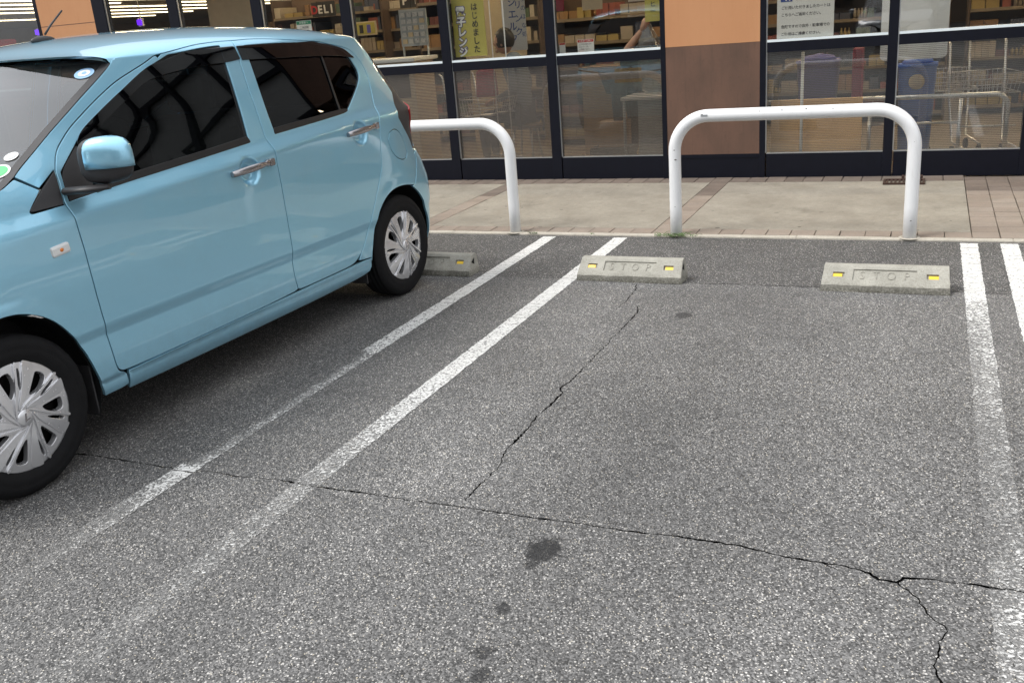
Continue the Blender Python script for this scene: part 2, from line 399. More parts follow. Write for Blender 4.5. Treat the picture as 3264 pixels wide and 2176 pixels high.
M_['sill'] = plain('sky_sheen_sill_strip', (.72,.80,.84), .3, var=.05)  # pale blue painted in for sky reflected on bare aluminium
M_['orange'] = wall_paint('orange_wall_paint', (.53,.265,.13), (.40,.17,.07), .25)
M_['brown'] = wall_paint('brown_wall_paint', (.150,.085,.060), (.075,.05,.038), .75)
M_['glass_up'] = thin_glass('shop_glass', (.95,.95,.93), boost=1.6)
M_['glass_low'] = thin_glass('shop_glass_striped', (.90,.87,.83), stripes=(.0135,.45,.40), dirt=.24, boost=1.6, dcol=(.155,.135,.115))  # dirt value on both lower panes paints their hazy reflections
M_['glass_low_r'] = thin_glass('shop_glass_lines', (.93,.93,.91), stripes=(.0135,.40,.20), dirt=.14, boost=1.6, dcol=(.18,.18,.175))
M_['blue'] = car_paint('light_blue_metallic', (.335,.685,.92))
M_['black'] = plain('black_plastic', (.012,.012,.013), .45, var=.2)
M_['blackg'] = plain('gloss_black_trim', (.008,.008,.009), .16, var=.1)
M_['greyp'] = plain('dark_grey_plastic', (.035,.034,.036), .5, var=.2, bump=.12, bscale=400)
M_['rubber'] = plain('tyre_rubber', (.010,.010,.011), .8, var=.3, scale=30, bump=.2, bscale=200, spec=.22)
M_['cap'] = plain('silver_hubcap', (.82,.82,.84), .24, metal=.72, var=.05, scale=8)
M_['steel'] = plain('rusty_black_steel', (.006,.005,.005), .8, metal=.0, var=.5, scale=40, spec=.15)
M_['chrome'] = plain('chrome_handle', (.42,.40,.41), .2, metal=.9, var=.06)
M_['lens'] = thin_glass('clear_lens', (.95,.93,.90), boost=2.2)
M_['white'] = plain('white_plastic', (.78,.78,.77), .45, var=.04)
M_['amber'] = plain('amber_bulb', (.75,.22,.04), .3, var=.1)
M_['red'] = plain('red_lens', (.35,.012,.012), .12, var=.1)
M_['yellow'] = plain('yellow_reflector', (.85,.56,.045), .25, var=.06)
M_['cglass'] = thin_glass('car_side_glass', (.10,.115,.11), boost=1.0)
M_['cglass_r'] = thin_glass('car_privacy_glass', (.045,.045,.05), boost=1.0)
M_['wglass'] = thin_glass('windscreen_glass', (.80,.86,.84), boost=2.0, dirt=.10)  # dirt value is haze painted in to lighten the screen like a reflection
M_['seat'] = plain('seat_cloth', (.16,.16,.165), .9, var=.25, bump=.2, bscale=300)
M_['dash'] = plain('dashboard_plastic', (.10,.10,.10), .6, var=.15)

# ================================================================== GROUND
def pip(P, poly):
    """points in polygon (even-odd), numpy"""
    P = np.asarray(P, float); poly = np.asarray(poly, float); x, y = P[:, 0], P[:, 1]; ins = np.zeros(len(P), bool)
    a = poly; b = np.roll(poly, -1, axis=0)
    for (x1, y1), (x2, y2) in zip(a, b):
        if y1 == y2: continue
        c = ((y1 > y) != (y2 > y)) & (x < (x2-x1)*(y-y1)/(y2-y1)+x1); ins ^= c
    return ins

def resample(pts, step):
    pts = [Vector((*p, 0)[:3]) if len(p) == 2 else Vector(p) for p in pts]; out = [pts[0]]
    for a, b in zip(pts, pts[1:]):
        n = max(1, int(round((b-a).length/step)))
        out += [a.lerp(b, k/n) for k in range(1, n+1)]
    return out

def crack_poly(pts, w0, w1, jit=.004, taper=True):
    p = resample(pts, .013); n = len(p); L, Rr = [], []; sw = 1.0
    for i in range(n):
        t = (p[min(i+1, n-1)]-p[max(i-1, 0)]).normalized(); nn = Vector((-t.y, t.x, 0))
        q = p[i]+nn*random.uniform(-jit, jit)
        sw = max(.3, min(2.0, sw+random.uniform(-.35, .35)+(1-sw)*.15)); w = (w0+(w1-w0)*i/n)*sw*random.uniform(.7, 1.25)
        if taper and i > n-5: w *= (n-i)/6
        L.append(q+nn*w/2); Rr.append(q-nn*w/2)
    return [(v.x, v.y) for v in L]+[(v.x, v.y) for v in Rr[::-1]]

CRK_MAIN = [(-2.3,-3.66),(-1.8,-3.65),(-1.4,-3.66),(-.996,-3.641),(-.915,-3.637),(-.783,-3.639),(-.674,-3.642),(-.565,-3.648),(-.422,-3.636),(-.314,-3.633),(-.234,-3.639),(-.074,-3.622),(.022,-3.63),(.11,-3.632),(.25,-3.63),(.35,-3.631),(.439,-3.634),(.62,-3.629),(.878,-3.632),(.976,-3.628),(1.09,-3.63),(1.15,-3.632),(1.285,-3.621),(1.466,-3.625),(1.587,-3.645),(1.657,-3.649),(1.715,-3.649),(1.741,-3.648),(1.765,-3.658),(1.792,-3.663),(1.809,-3.674),(1.825,-3.689),(1.867,-3.688),(1.876,-3.674),(1.882,-3.666),(1.935,-3.655),(1.966,-3.653),(1.978,-3.658),(2.012,-3.65),(2.102,-3.651),(2.3,-3.648),(2.8,-3.65)]
CRK_BR = [(1.867,-3.688),(1.88,-3.707),(1.896,-3.724),(1.915,-3.748),(1.927,-3.779),(1.939,-3.804),(1.957,-3.829),(1.974,-3.848),(1.981,-3.865),(1.971,-3.892),(1.963,-3.91),(1.965,-3.939),(1.96,-3.975),(1.955,-4.001),(1.959,-4.028),(1.969,-4.048),(1.975,-4.2),(1.96,-4.5)]
CRK_SM = [(1.685,-3.651),(1.706,-3.662),(1.727,-3.676),(1.741,-3.691)]
CRK_2 = [(.567,-1.5),(.588,-1.538),(.605,-1.603),(.607,-1.682),(.601,-1.759),(.603,-1.846),(.602,-1.93),(.593,-2.002),(.605,-2.09),(.596,-2.178),(.598,-2.357),(.593,-2.467),(.594,-2.544),(.575,-2.635),(.605,-2.687),(.602,-2.8),(.59,-2.933),(.596,-3.009),(.598,-3.127),(.592,-3.199),(.602,-3.275),(.622,-3.336),(.618,-3.391),(.615,-3.471),(.611,-3.6)]
CRK_3 = [(.46,-1.109),(.486,-1.232),(.49,-1.338),(.495,-1.425),(.486,-1.512),(.483,-1.582)]
cracks = [crack_poly(CRK_MAIN, .0052, .0070, .003, False), crack_poly(CRK_BR, .0055, .0065, .003), crack_poly(CRK_SM, .004, .003), crack_poly(CRK_2, .0055, .0060), crack_poly(CRK_3, .006, .003)]

def cdt_sheet(name, outline, holes, z, m, grid=None):
    vs, es = [], []
    for poly in [outline]+holes:
        o = len(vs); vs += [Vector(p) for p in poly]; es += [(o+i, o+(i+1) % len(poly)) for i in range(len(poly))]
    r = geometry.delaunay_2d_cdt(vs, es, [], 0, 1e-6)
    V2 = np.array([(v.x, v.y) for v in r[0]]); F = np.array(r[2]); cen = V2[F].mean(axis=1)
    keep = pip(cen, outline)
    for h in holes: keep &= ~pip(cen, h)
    me = bpy.data.meshes.new(name); me.from_pydata([(x, y, z) for x, y in V2], [], F[keep].tolist()); me.update()
    return link(name, me, m)

def seam(x):   # joint between the two lifts of asphalt
    return -1.052+.006*math.sin(x*7)+.004*math.sin(x*19+1)
GX0, GX1, GY0 = -2.6, 3.6, -5.4
xs = np.arange(GX0, GX1+.001, .02)
gapw = lambda x: .0075 if x > .8 else .0022
low = [(float(x), seam(x)-gapw(x)*.5+random.uniform(-.0015, .0015)) for x in xs]
upp = [(float(x), seam(x)+gapw(x)*.5+random.uniform(-.0015, .0015)) for x in xs]
lot = cdt_sheet('parking_lot', [(GX0, GY0), (GX1, GY0)]+low[::-1], cracks, 0, M_['asphalt']); tag(lot, kind='structure')
strip_ = cdt_sheet('parking_lot_strip', upp+[(GX1, 0), (GX0, 0)], [], 0, M_['asphalt_strip']); strip_.parent = lot
far_ = MB()
for q in ([(-90,-90),(90,-90),(90,GY0),(-90,GY0)], [(-90,GY0),(GX0,GY0),(GX0,0),(-90,0)], [(GX1,GY0),(90,GY0),(90,0),(GX1,0)]):
    far_.poly([(x, y, 0) for x, y in q])
far_.obj('parking_lot_surround', M_['asphalt'], lot)
MB().poly([(GX0-.1,GY0-.1,-.016),(GX1+.1,GY0-.1,-.016),(GX1+.1,.05,-.016),(GX0-.1,.05,-.016)]).obj('crack_bed', M_['crack'], lot)

# ---- painted bay lines, worn through by tyres
LINE_W = .0915
def bay_line(x0, y0, y1, wear, crisp, label, crack_y=-3.64):
    """crisp: down to this y the paint is thick and broken across by fine gaps"""
    ys = [y0]; y = y0
    while y > y1:
        y -= random.uniform(.012, .022); ys.append(y)
    verts, faces, wv = [], [], []
    nextgap = y0-random.uniform(.05, .1)
    prev = None; sh = 0
    for i, y in enumerate(ys):
        j = .0028 if y < y0-.02 else .0005
        a = x0+random.uniform(-j, j); b = x0+LINE_W+random.uniform(-j, j)
        row = []
        for k in range(6):
            f = k/5
            verts.append((a+(b-a)*f, y+random.uniform(-.002, .002)*(0 < k < 5), .003)); wv.append(wear(y, f)); row.append(len(verts)-1)
        if prev is not None: faces += [(prev[k], row[k], row[k+1], prev[k+1]) for k in range(5)]
        prev = row
        hit = i and ys[i-1] > crack_y >= y           # the long crack runs on through the paint
        if hit or (y < nextgap and y > crisp):          # transverse break
            d = .007 if hit else random.uniform(.0015, .0042); row2 = []
            for k in range(6):
                v = verts[row[k]]; verts.append((v[0], v[1]-d*random.uniform(.4, 1.5), .003)); wv.append(wear(y, k/5)); row2.append(len(verts)-1)
            prev = row2; nextgap = y-random.choice((random.uniform(.03, .07), random.uniform(.06, .17)))
    me = bpy.data.meshes.new('bay_line'); me.from_pydata(verts, [], faces); me.update()
    at = me.attributes.new('wear', 'FLOAT', 'POINT'); at.data.foreach_set('value', np.array(wv, 'f'))
    o = link('bay_line', me, M_['paint'], lot); o['label'] = label; return o
def wl(pts):
    ya = [p[0] for p in pts][::-1]; wa = [p[1] for p in pts][::-1]
    return lambda y: float(np.interp(y, ya, wa))
wA = wl([(0,.18),(-1.0,.22),(-1.6,.36),(-2.2,.44),(-2.36,.48),(-2.45,.60),(-2.9,.64),(-3.4,.66),(-3.60,.62),(-3.66,.36),(-3.74,.52),(-3.95,.68),(-4.3,.76),(-4.6,.82)])
wB = wl([(0,.16),(-1.0,.20),(-1.7,.38),(-2.6,.42),(-2.95,.50),(-3.3,.61),(-3.6,.665),(-3.8,.71),(-4.3,.75),(-5,.78)])
wC = wl([(0,.16),(-.95,.20),(-1.10,.34),(-1.25,.52),(-1.6,.56),(-2.2,.62),(-2.8,.68),(-3.4,.71),(-3.55,.66),(-3.8,.62),(-4.4,.68),(-5,.8)])
wD = wl([(0,.16),(-1.0,.18),(-1.6,.30),(-2.5,.5),(-5,.8)])
bay_line(-.5022, -.039, -4.6, lambda y, f: wA(y)+((.26 if y < -2.4 and y > -3.6 else .06)*max(0, 1-f*1.4) if y < -1.7 else 0), -1.75, 'leftmost worn white bay line, beside the blue car')
bay_line(0, -.039, -5.0, lambda y, f: wB(y), -2.3, 'long white bay line running under the middle wheel stop', -3.622)
bay_line(2.0766, -.039, -5.0, lambda y, f: wC(y)+(.07*(1-f) if y < -1.5 else 0), -1.1, 'white bay line right of the right-hand wheel stop, faded in front', -3.645)
bay_line(2.2816, -.039, -3.0, lambda y, f: wD(y), -1.6, 'rightmost white bay line, cut by the picture edge')

# ================================================================== PAVEMENT along the shop
pav = MB().box(-12, 8, .002, 2.4, -.2, -.003).obj('pavement', M_['bed']); tag(pav, kind='structure')
def piece(name, me, x, y, z, jit=.0015):
    o = bpy.data.objects.new(name, me); C.objects.link(o); o.parent = pav
    o.location = (x+random.uniform(-jit, jit)*.6, y+random.uniform(-jit, jit)*.6, z+random.uniform(-jit, jit))
    o.rotation_euler = (random.uniform(-.004, .004), random.uniform(-.004, .004), random.uniform(-.006, .006)); return o
T = .1475
def tile_mesh(nm, w, d, m):
    me = MB().box(-w/2, w/2, -d/2, d/2, -.03, 0, .0028).mesh(nm); me.materials.append(m); return me
tile_a = tile_mesh('paving_tile', T-.0045, T-.0045, M_['tile'])
tile_d = tile_mesh('paving_tile', T-.0045, T-.0045, M_['tile_dark'])
tile_h = tile_mesh('paving_tile', T-.0065, .078, M_['tile_dark'])
kerb_m = MB().box(-.2985, .2985, -.030, .030, -.15, .012, .006).mesh('kerb_stone'); kerb_m.materials.append(M_['kerb'])
for k in range(-6, 7): piece('kerb_stone', kerb_m, .563+.5965*(k+.5), .031, 0, .001)
X0 = 2.1425-T*36
for k in range(36): piece('paving_tile', tile_a, X0+T*(k+.5), .0655+T/2, .012)
for k in range(36):
    piece('paving_tile', tile_d, X0+T*(k+.5), 1.956+T/2, .014); piece('paving_tile', tile_h, X0+T*(k+.5), 2.145, .014)
for bx in (.2960, -1.5765, -3.449):
    for k in range(12): piece('paving_tile', tile_a if k < 8 else tile_d, bx, .2145+T*(k+.5)*(1.7405/(12*T)), .012)
for c_ in range(6):
    for k in range(14):
        if .0655+T*(k+.5) > 2.13: continue
        piece('paving_tile', tile_a if k < 10 else tile_d, 2.1425+T*(c_+.5), .0655+T*(k+.5), .012)
for a, b in ((.3715, 2.1395), (-1.501, .2205), (-3.374, -1.652), (-5.2, -3.525)):
    me = MB().box(a, b, .2165, 1.9525, -.05, .012, .004).mesh('concrete_slab'); me.materials.append(M_['slab'])
    o = bpy.data.objects.new('concrete_slab', me); C.objects.link(o); o.parent = pav
for a, b, y0, y1, m in ((3.03, 8, .066, 2.17, M_['tile']), (-12, -5.2, .066, 2.17, M_['slab'])):
    MB().box(a, b, y0, y1, -.05, .012).obj('paving_field', m, pav)
# drain cover by the shop wall
dr = empty('drain_cover', (1.72, 1.886, .0135), label='rusty brown drain cover against the shop wall behind the right guard rail', cat='drain cover')
b_ = MB().box(-.148, .148, -.098, -.078, 0, .012).box(-.148, .148, .078, .098, 0, .012).box(-.148, -.13, -.078, .078, 0, .012).box(.13, .148, -.078, .078, 0, .012)
M_['rust'] = plain('rusty_brown_iron', (.055,.030,.022), .75, metal=.3, var=.4, scale=30, bump=.3)
b_.obj('frame', M_['rust'], dr)
for k in range(9): MB().box(-.126+k*.029, -.112+k*.029, -.078, .078, .001, .009).obj('bar', M_['rust'], dr)
MB().box(-.02, .0, .098, .16, 0, .03).obj('bracket', M_['rust'], dr); MB().box(.11, .13, .098, .16, 0, .03).obj('bracket', M_['rust'], dr)

# ================================================================== WHEEL STOPS
def wheel_stop(x, y, rz, label):
    root = empty('wheel_stop', (x, y, 0), rz, label, 'wheel stop', 'concrete wheel stops'); root.scale = (1, 1.08, 1.16)
    L = .6
    F0, F1 = Vector((0, .010, .040)), Vector((0, .070, .096))     # sloping face, bottom and top
    n = Vector((0, -(F1.z-F0.z), F1.y-F0.y)).normalized()
    xs_ = [0, .050, .106, .148, .452, .496, .552, L]; qs = [0, .16, .34, .64, .84, 1]
    dep = {}
    for j in range(5):
        for i in range(7):
            d = 0
            if i == 3 and 1 <= j <= 3: d = .006
            if i in (1, 5) and j == 2: d = .010
            dep[i, j] = d
    bm = bmesh.new()
    drf = lambda z: .012*max(0, z/.1)                            # the ends lean in
    def P(x, q, d=0):
        p = F0.lerp(F1, q); p = p-n*d; xx = x
        e = drf(p.z)
        xx = e+(L-2*e)*x/L
        return (xx, p.y, p.z)
    def quad(a): 
        try: bm.faces.new([bm.verts.new(p) for p in a])
        except ValueError: pass
    for (i, j), d in dep.items():
        x0, x1, q0, q1 = xs_[i], xs_[i+1], qs[j], qs[j+1]; ins = .004 if d else 0
        quad([P(x0+ins*.0, q0, d), P(x1, q0, d), P(x1, q1, d), P(x0, q1, d)])
        for (di, dj, a, b) in ((1, 0, (x1, q0), (x1, q1)), (0, 1, (x0, q1), (x1, q1))):
            e = dep.get((i+di, j+dj))
            if e is not None and e != d: quad([P(*a, d), P(*b, d), P(*b, e), P(*a, e)])
    prof = [(0, 0), (-.002, .030), (.010, .040)]; prof2 = [(.070, .096), (.078, .1), (.112, .1), (.120, .094), (.132, 0)]
    for pr in (prof, prof2):
        for (ya, za), (yb, zb) in zip(pr, pr[1:]):
            for i in range(12):
                xa, xb = L*i/12, L*(i+1)/12
                X = lambda x, z: drf(z)+(L-2*drf(z))*x/L
                quad([(X(xa, za), ya, za), (X(xb, za), ya, za), (X(xb, zb), yb, zb), (X(xa, zb), yb, zb)])
    full = prof+[(.070, .096)]+prof2[1:]
    for side in (0, L):
        quad([((drf(z) if side == 0 else L-drf(z)), y_, z) for y_, z in full])
    bmesh.ops.remove_doubles(bm, verts=bm.verts, dist=.0004); bmesh.ops.recalc_face_normals(bm, faces=bm.faces)
    # chipped lower edge
    for v in bm.verts:
        if v.co.z < .035 and v.co.y < .02: v.co.y += random.uniform(0, .003); v.co.z = max(0, v.co.z+random.uniform(-.002, .002))
    me = bpy.data.meshes.new('body'); bm.to_mesh(me); bm.free(); link('body', me, M_['stop'], root)
    ang = math.atan2(F1.z-F0.z, F1.y-F0.y)
    c = F0.lerp(F1, .27)-n*.0052
    for ch, xl in zip('STOP', (.196, .262, .331, .402)):
        text_obj('letter', ch, .056, M_['stop'], root, (xl, c.y, c.z), .0024, 'CENTER', -.0012, 1, (ang, 0, 0))
    for xc in (.078, .524):
        me2 = MB().box(-.0235, .0235, -.0085, .0085, 0, .006, .001).mesh('reflector')
        o = link('reflector', me2, M_['yellow'], root); q = F0.lerp(F1, .47)-n*.0095; o.location = (xc, q.y, q.z); o.rotation_euler = (ang, 0, 0)
    for sx_, xx in ((1, L-.0065), (-1, .0065)):
        m3 = MB().poly([(0, .045, .065), (0, .080, .082), (0, .080, .048)], (sx_*.0012, 0, 0)).mesh('arrow_mark')
        link('arrow_mark', m3, M_['crack'], root, (xx-(.0012 if sx_ > 0 else -.0012)*.3, 0, 0))
    return root
wheel_stop(-1.163, -1.088, 0, 'concrete wheel stop partly hidden behind the rear wheel of the blue car')
wheel_stop(.1023, -1.0815, -.012, 'concrete wheel stop lying across the end of a white bay line')
wheel_stop(1.4147, -1.1125, -.01, 'right-hand concrete wheel stop, in front of the right guard rail')

# ================================================================== GUARD RAILS (white hoops)
def guard(x0, x1, label, marks):
    root = empty('guard_rail', ((x0+x1)/2, .045, 0), 0, label, 'guard rail', 'white hoop guard rails')
    h, rb, w = .763, .215, (x1-x0)/2; pts = [(-w, 0, -.1), (-w, 0, .2), (-w, 0, h-rb)]
    for k in range(1, 13):
        t = k/12*math.pi/2; pts.append((-w+rb-rb*math.cos(t), 0, h-rb+rb*math.sin(t)))
    pts += [(0, 0, h)]
    full = pts+[(-p[0], p[1], p[2]) for p in pts[:-1]][::-1]
    MB().tube(full, .0385, 32).obj('tube', M_['guard'], root)
    for (x, z, s, up) in marks:      # chips in the coating
        me = MB().sphere((0, 0, 0), s, 5, 1.6, .25, .8).mesh('paint_chip')
        o = link('paint_chip', me, M_['chip'], root)
        if up: o.location = (x, -.036, h+z)
        else: o.location = (x, -.0377, z)
    for s in (-1, 1): MB().lathe([(0, .039), (.004, .046), (.0, .062)], 24, 'Z', (s*w, 0, .0125)).obj('grout_collar', M_['kerb'], root)
    return root
gr_ = guard(.3983, 1.8036, 'white steel hoop guard rail standing alone on the right', [(-.52,.012,.0055,1),(-.17,.02,.003,1),(.1,.024,.004,1),(.25,.02,.003,1),(-.698,.56,.004,0),(-.703,.30,.003,0),(.70,.58,.003,0),(-.70,.2,.003,0),(.705,.12,.004,0),(-.69,.5,.005,0),(-.04,.022,.0035,1)])
MB().box(-.021, .021, -.0405, -.0380, .768-.006, .768+.006, .001).obj('rating_plate', M_['alu'], gr_, (-.505, 0, .0))
guard(-.7445-1.4053, -.7445, 'white steel hoop guard rail half hidden behind the blue car', [(.02,.004,.004,1),(.05,.003,.004,1),(.085,.004,.004,1),(.13,.004,.006,1),(.2,.004,.004,1),(.0,.0,.003,1),(.66,.2,.003,0)])

# weeds at the foot of a post
def weeds(name, x, y, n, rad, h, label):
    bm = bmesh.new()
    for _ in range(n):
        a = random.uniform(0, 6.28); r0 = random.uniform(0, rad); b = Vector((x+r0*math.cos(a)*1.6, y+r0*math.sin(a)*.45, .012)); a2 = random.uniform(0, 6.28)
        L = h*random.uniform(.3, 1.1); d = Vector((math.cos(a2), math.sin(a2)*.7, 0)); w = d.orthogonal().normalized()*random.uniform(.0012, .0035); prev = None
        for s in range(5):
            t = s/4; p = b+d*L*t*random.uniform(.7, 1)+Vector((0, 0, L*.9*(t-.65*t*t))); ww = w*(1-t*.9)
            row = (bm.verts.new(p-ww), bm.verts.new(p+ww))
            if prev: bm.faces.new((prev[0], prev[1], row[1], row[0]))
            prev = row
    me = bpy.data.meshes.new(name); bm.to_mesh(me); bm.free()
    o = link(name, me, M_['weed']); tag(o, label, 'weeds', kind='stuff')
M_['weed'] = plain('weed_leaf', (.075,.13,.03), .6, var=.45, scale=40)
weeds('weeds', .41, -.005, 150, .10, .055, 'green weeds sprouting round the foot of a guard post')
weeds('weeds', -.595, .0, 18, .02, .04, 'tiny tuft of green weed on the kerb near the left guard rail')
weeds('weeds', -.17, .012, 8, .015, .02, 'scrap of dry weed in the kerb joint')

# ================================================================== SHOP FRONT
YF, ZB, ZK, ZT0, ZT1, ZTOP = 2.168, .012, .213, 1.015, 1.092, 2.42
shop = empty('shop_building', (0, YF, 0), 0, 'supermarket front with dark framed windows and orange and brown wall panels', 'building')
def part(mb, nm, m, lab=None):
    o = mb.obj(nm, m, shop, (0, -YF, 0))
    if lab: o['label'] = lab
    return o
MULL = [(-12.4,-12.3),(-11.35,-11.25),(-10.3,-10.2),(-9.3,-9.2),(-8.25,-8.15),(-6.42,-6.253),(-5.40,-5.275),(-4.35,-4.235),(-3.324,-3.215),(-2.288,-2.198),(-1.262,-1.172),(-.232,-.190),(.585,.632),(1.545,1.615),(2.512,2.60),(3.5,3.59),(4.5,4.59),(5.5,5.59)]
WALLS = [(-7.22,-6.42),(-.190,.585)]
MULL.append((-7.27,-7.22)); MULL.sort()
for a, b in MULL:
    part(MB().box(a, b, YF, YF+.09, ZB, ZTOP, .002), 'mullion', M_['frame'])
    if not any(abs(b-w[0]) < .01 for w in WALLS): part(MB().box(b+.0005, b+.0085, YF+.012, YF+.03, ZK+.002, ZTOP-.002), 'glazing_bead', M_['alu'])
for (a, b) in zip(MULL, MULL[1:]):
    x0, x1 = a[1], b[0]
    if any(abs(x0-w[0]) < .01 for w in WALLS):
        part(MB().box(x0, x1, YF+.002, YF+.12, 1.105, 3.3), 'orange_wall_panel', M_['orange'])
        part(MB().box(x0, x1, YF+.003, YF+.12, ZK, 1.1048), 'brown_wall_panel', M_['brown'])
        part(MB().box(x0, x1, YF+.004, YF+.1, ZB, ZK-.03), 'kick_plate', M_['frame'])
        part(MB().box(x0, x1, YF-.001, YF+.1, ZK-.0298, ZK-.0005), 'kick_rail', M_['frame'])
        if x0 < -5: part(MB().box(x0, x1, YF+.0012, YF+.0018, 1.745, 1.752), 'wall_groove', M_['brown'])
        continue
    x1 -= .0005; xa = x0+.009
    part(MB().box(xa, x1, YF+.006, YF+.08, ZB, ZK-.006), 'kick_plate', M_['frame'])
    part(MB().box(xa, x1, YF+.012, YF+.08, ZK-.0055, ZK), 'glazing_bead', M_['alu'])
    part(MB().box(xa, x1, YF+.003, YF+.08, ZT0, ZT1), 'transom', M_['frame'])
    part(MB().box(xa, x1, YF+.001, YF+.08, ZT1+.0005, ZT1+.0185), 'sill_strip', M_['sill'])
    part(MB().box(xa, x1, YF+.035, YF+.041, ZK+.0005, ZT0-.0005), 'lower_pane', M_['glass_low_r'] if x0 > .5 else M_['glass_low'])
    part(MB().box(xa, x1, YF+.035, YF+.041, ZT1+.019, ZTOP-.0005), 'upper_pane', M_['glass_up'])
part(MB().box(-12.4, 5.6, YF-.002, YF+.12, ZTOP, ZTOP+.06), 'head_rail', M_['frame'])
part(MB().box(-14, 2.2, YF-.02, YF+.25, ZTOP+.12, 4.6), 'fascia', M_['brown'])
# glazed gable over the entrance, out of frame on the right: seen mirrored in the car's windows
M_['frost'] = plain('grey_frosted_panel', (.30,.31,.31), .5, var=.1)
for i in range(8):
    for j in range(5):
        part(MB().box(2.22+i*1.0, 3.14+i*1.0, YF+.02, YF+.06, ZTOP+.14+j*.8, ZTOP+.86+j*.8), 'gable_panel', M_['frost'])
for i in range(9): part(MB().box(2.14+i*1.0, 2.22+i*1.0, YF-.06, YF+.08, ZTOP+.12, 6.6), 'gable_post', M_['frame'])
for j in range(6): part(MB().box(2.22, 10.14, YF-.03, YF+.07, ZTOP+.061+j*.8, ZTOP+.139+j*.8), 'gable_rail', M_['frame'])
part(MB().box(-40, 7, YF+.25, 40, 4.4, 4.6), 'roof', M_['greyp'])
part(MB().box(-40, -12.4, YF, YF+.2, ZB, ZTOP+.12), 'end_wall', M_['brown'])
part(MB().box(5.6, 7, YF, YF+.2, ZB, ZTOP+.12), 'end_wall', M_['brown'])
# inside
M_['floor_in'] = plain('vinyl_floor', (.30,.25,.20), .35, var=.1, scale=3)
M_['wall_in'] = plain('warm_interior_wall', (.34,.22,.13), .7, var=.15, scale=2)
M_['ceil_in'] = plain('shop_ceiling_panel', (.32,.27,.22), .8, var=.1, scale=2)
tag(MB().box(-40, 7, YF+.1, 40, -.1, .020).obj('shop_floor', M_['floor_in']), kind='structure')
tag(MB().box(-40, 7, YF+.26, 40, 3.0, 3.1).obj('shop_ceiling', M_['ceil_in']), kind='structure')
w_ = MB().box(-40, 7, 39.6, 39.8, .02, 3.0).box(-40, -39.8, YF+.3, 39.6, .02, 3.0).box(6.8, 7, YF+.3, 39.6, .02, 3.0)
tag(w_.obj('shop_interior_wall', M_['wall_in']), kind='structure')
M_['tube'] = emit('warm_strip_lamp', (1, .80, .52), 26)
lamp_m = MB().box(-.62, .62, -.06, .06, -.03, .0).mesh('diffuser'); lamp_m.materials.append(M_['tube'])
hous_m = MB().box(-.66, .66, -.09, .09, .0, .045).mesh('housing'); hous_m.materials.append(M_['white'])
M_['tube_far'] = emit('warm_strip_lamp_far', (1, .84, .55), 4.0)
long_m = MB().box(-.07, .07, -1.28, 1.28, -.03, .0).mesh('diffuser'); long_m.materials.append(M_['tube_far'])
lhou_m = MB().box(-.10, .10, -1.30, 1.30, .0, .045).mesh('housing'); lhou_m.materials.append(M_['white'])
spots = [(float(x), y, lamp_m, hous_m) for y in (3.4, 5.8, 9.0) for x in np.arange(-9.4, 5.5, 2.4)]
spots += [(X, 11.4+2.66*k+(.4 if i % 2 else 0), long_m, lhou_m) for i, X in enumerate((-20.4, -21.9, -23.7, -25.8, -27.9, -30.4)) for k in range(7) if not (i % 3 == 1 and k == 3)]
for x, y, dm, hm in spots:
    t = empty('ceiling_light', (x, y, 2.955), 0, 'bright warm strip light on the shop ceiling', 'ceiling light', 'strip lights on the shop ceiling')
    for me, nm in ((dm, 'diffuser'), (hm, 'housing')):
        o = bpy.data.objects.new(nm, me); C.objects.link(o); o.parent = t

# ================================================================== THE CAR
# body surface: s runs along the side (u, metres ahead of the rear axle) and wraps round both ends, t is height and,
# past ZR, runs over the roof to the centre line
KZ = [.10,.18,.210,.235,.260,.271,.2755,.36,.437,.477,.56,.66,.78,.908,.921,.966]
KV = [.600,.680,.700,.7095,.7115,.7085,.7165,.7190,.7165,.7285,.7345,.7372,.7362,.7312,.7290,.7045]
for _d in np.arange(.02, .50, .02): KZ.append(.966+_d); KV.append(.7035-.245*_d-.098*_d*_d)
ZR = 1.385
CUPS = [(1.168, .882, .064, .064), (.307, .932, .064, .066)]       # hollows behind the door handles
def Vside(u, z):
    u = np.asarray(u, float); z = np.asarray(z, float)
    zs = .863+(2.37-u)*.0592
    w = np.where(z < .5, z, np.where(z < zs, .5+(z-.5)*.42/(zs-.5), np.where(z < 1.40, .92+(z-zs)*.48/(1.40-zs), z)))
    o = 0
    for h, k in ((-.006,.15),(-.003,.22),(0,.26),(.003,.22),(.006,.15)): o = o+k*np.interp(w+h, KZ, KV)
    g = np.clip((z-.93)/.25, 0, 1); g = g*g*(3-2*g)
    o = o-g*(.030*np.clip((u-.9)/1.2, 0, None)**2+.055*np.clip((.7-u)/.8, 0, None)**2)
    for cu, cz, a, b in CUPS:
        r = np.sqrt(((u-cu)/a)**2+((z-cz)/b)**2); q = np.clip((1.04-r)/.55, 0, 1); o = o-.027*q*q*(3-2*q)
    # flared lips round the wheel arches
    for cu in (0, 2.455):
        r = np.hypot(u-cu, z-.275); q = np.clip((.405-r)/.07, 0, 1); o = o+.003*q*q*(3-2*q)*(z < .66)
    return o
def _corner(knots):
    s = np.linspace(0, 1.6, 801); h = np.radians(np.interp(s, [k[0] for k in knots], [k[1] for k in knots]))
    for _ in range(3): h = np.convolve(np.pad(h, 15, mode='edge'), np.ones(31)/31, 'valid')
    d = s[1]-s[0]
    return s, np.concatenate([[0], np.cumsum(np.cos(h[:-1])*d)]), np.concatenate([[0], np.cumsum(np.sin(h[:-1])*d)])
REAR = _corner([(0,0),(.06,2),(.26,8),(.32,22),(.38,60),(.44,78),(.95,90),(1.6,90)])
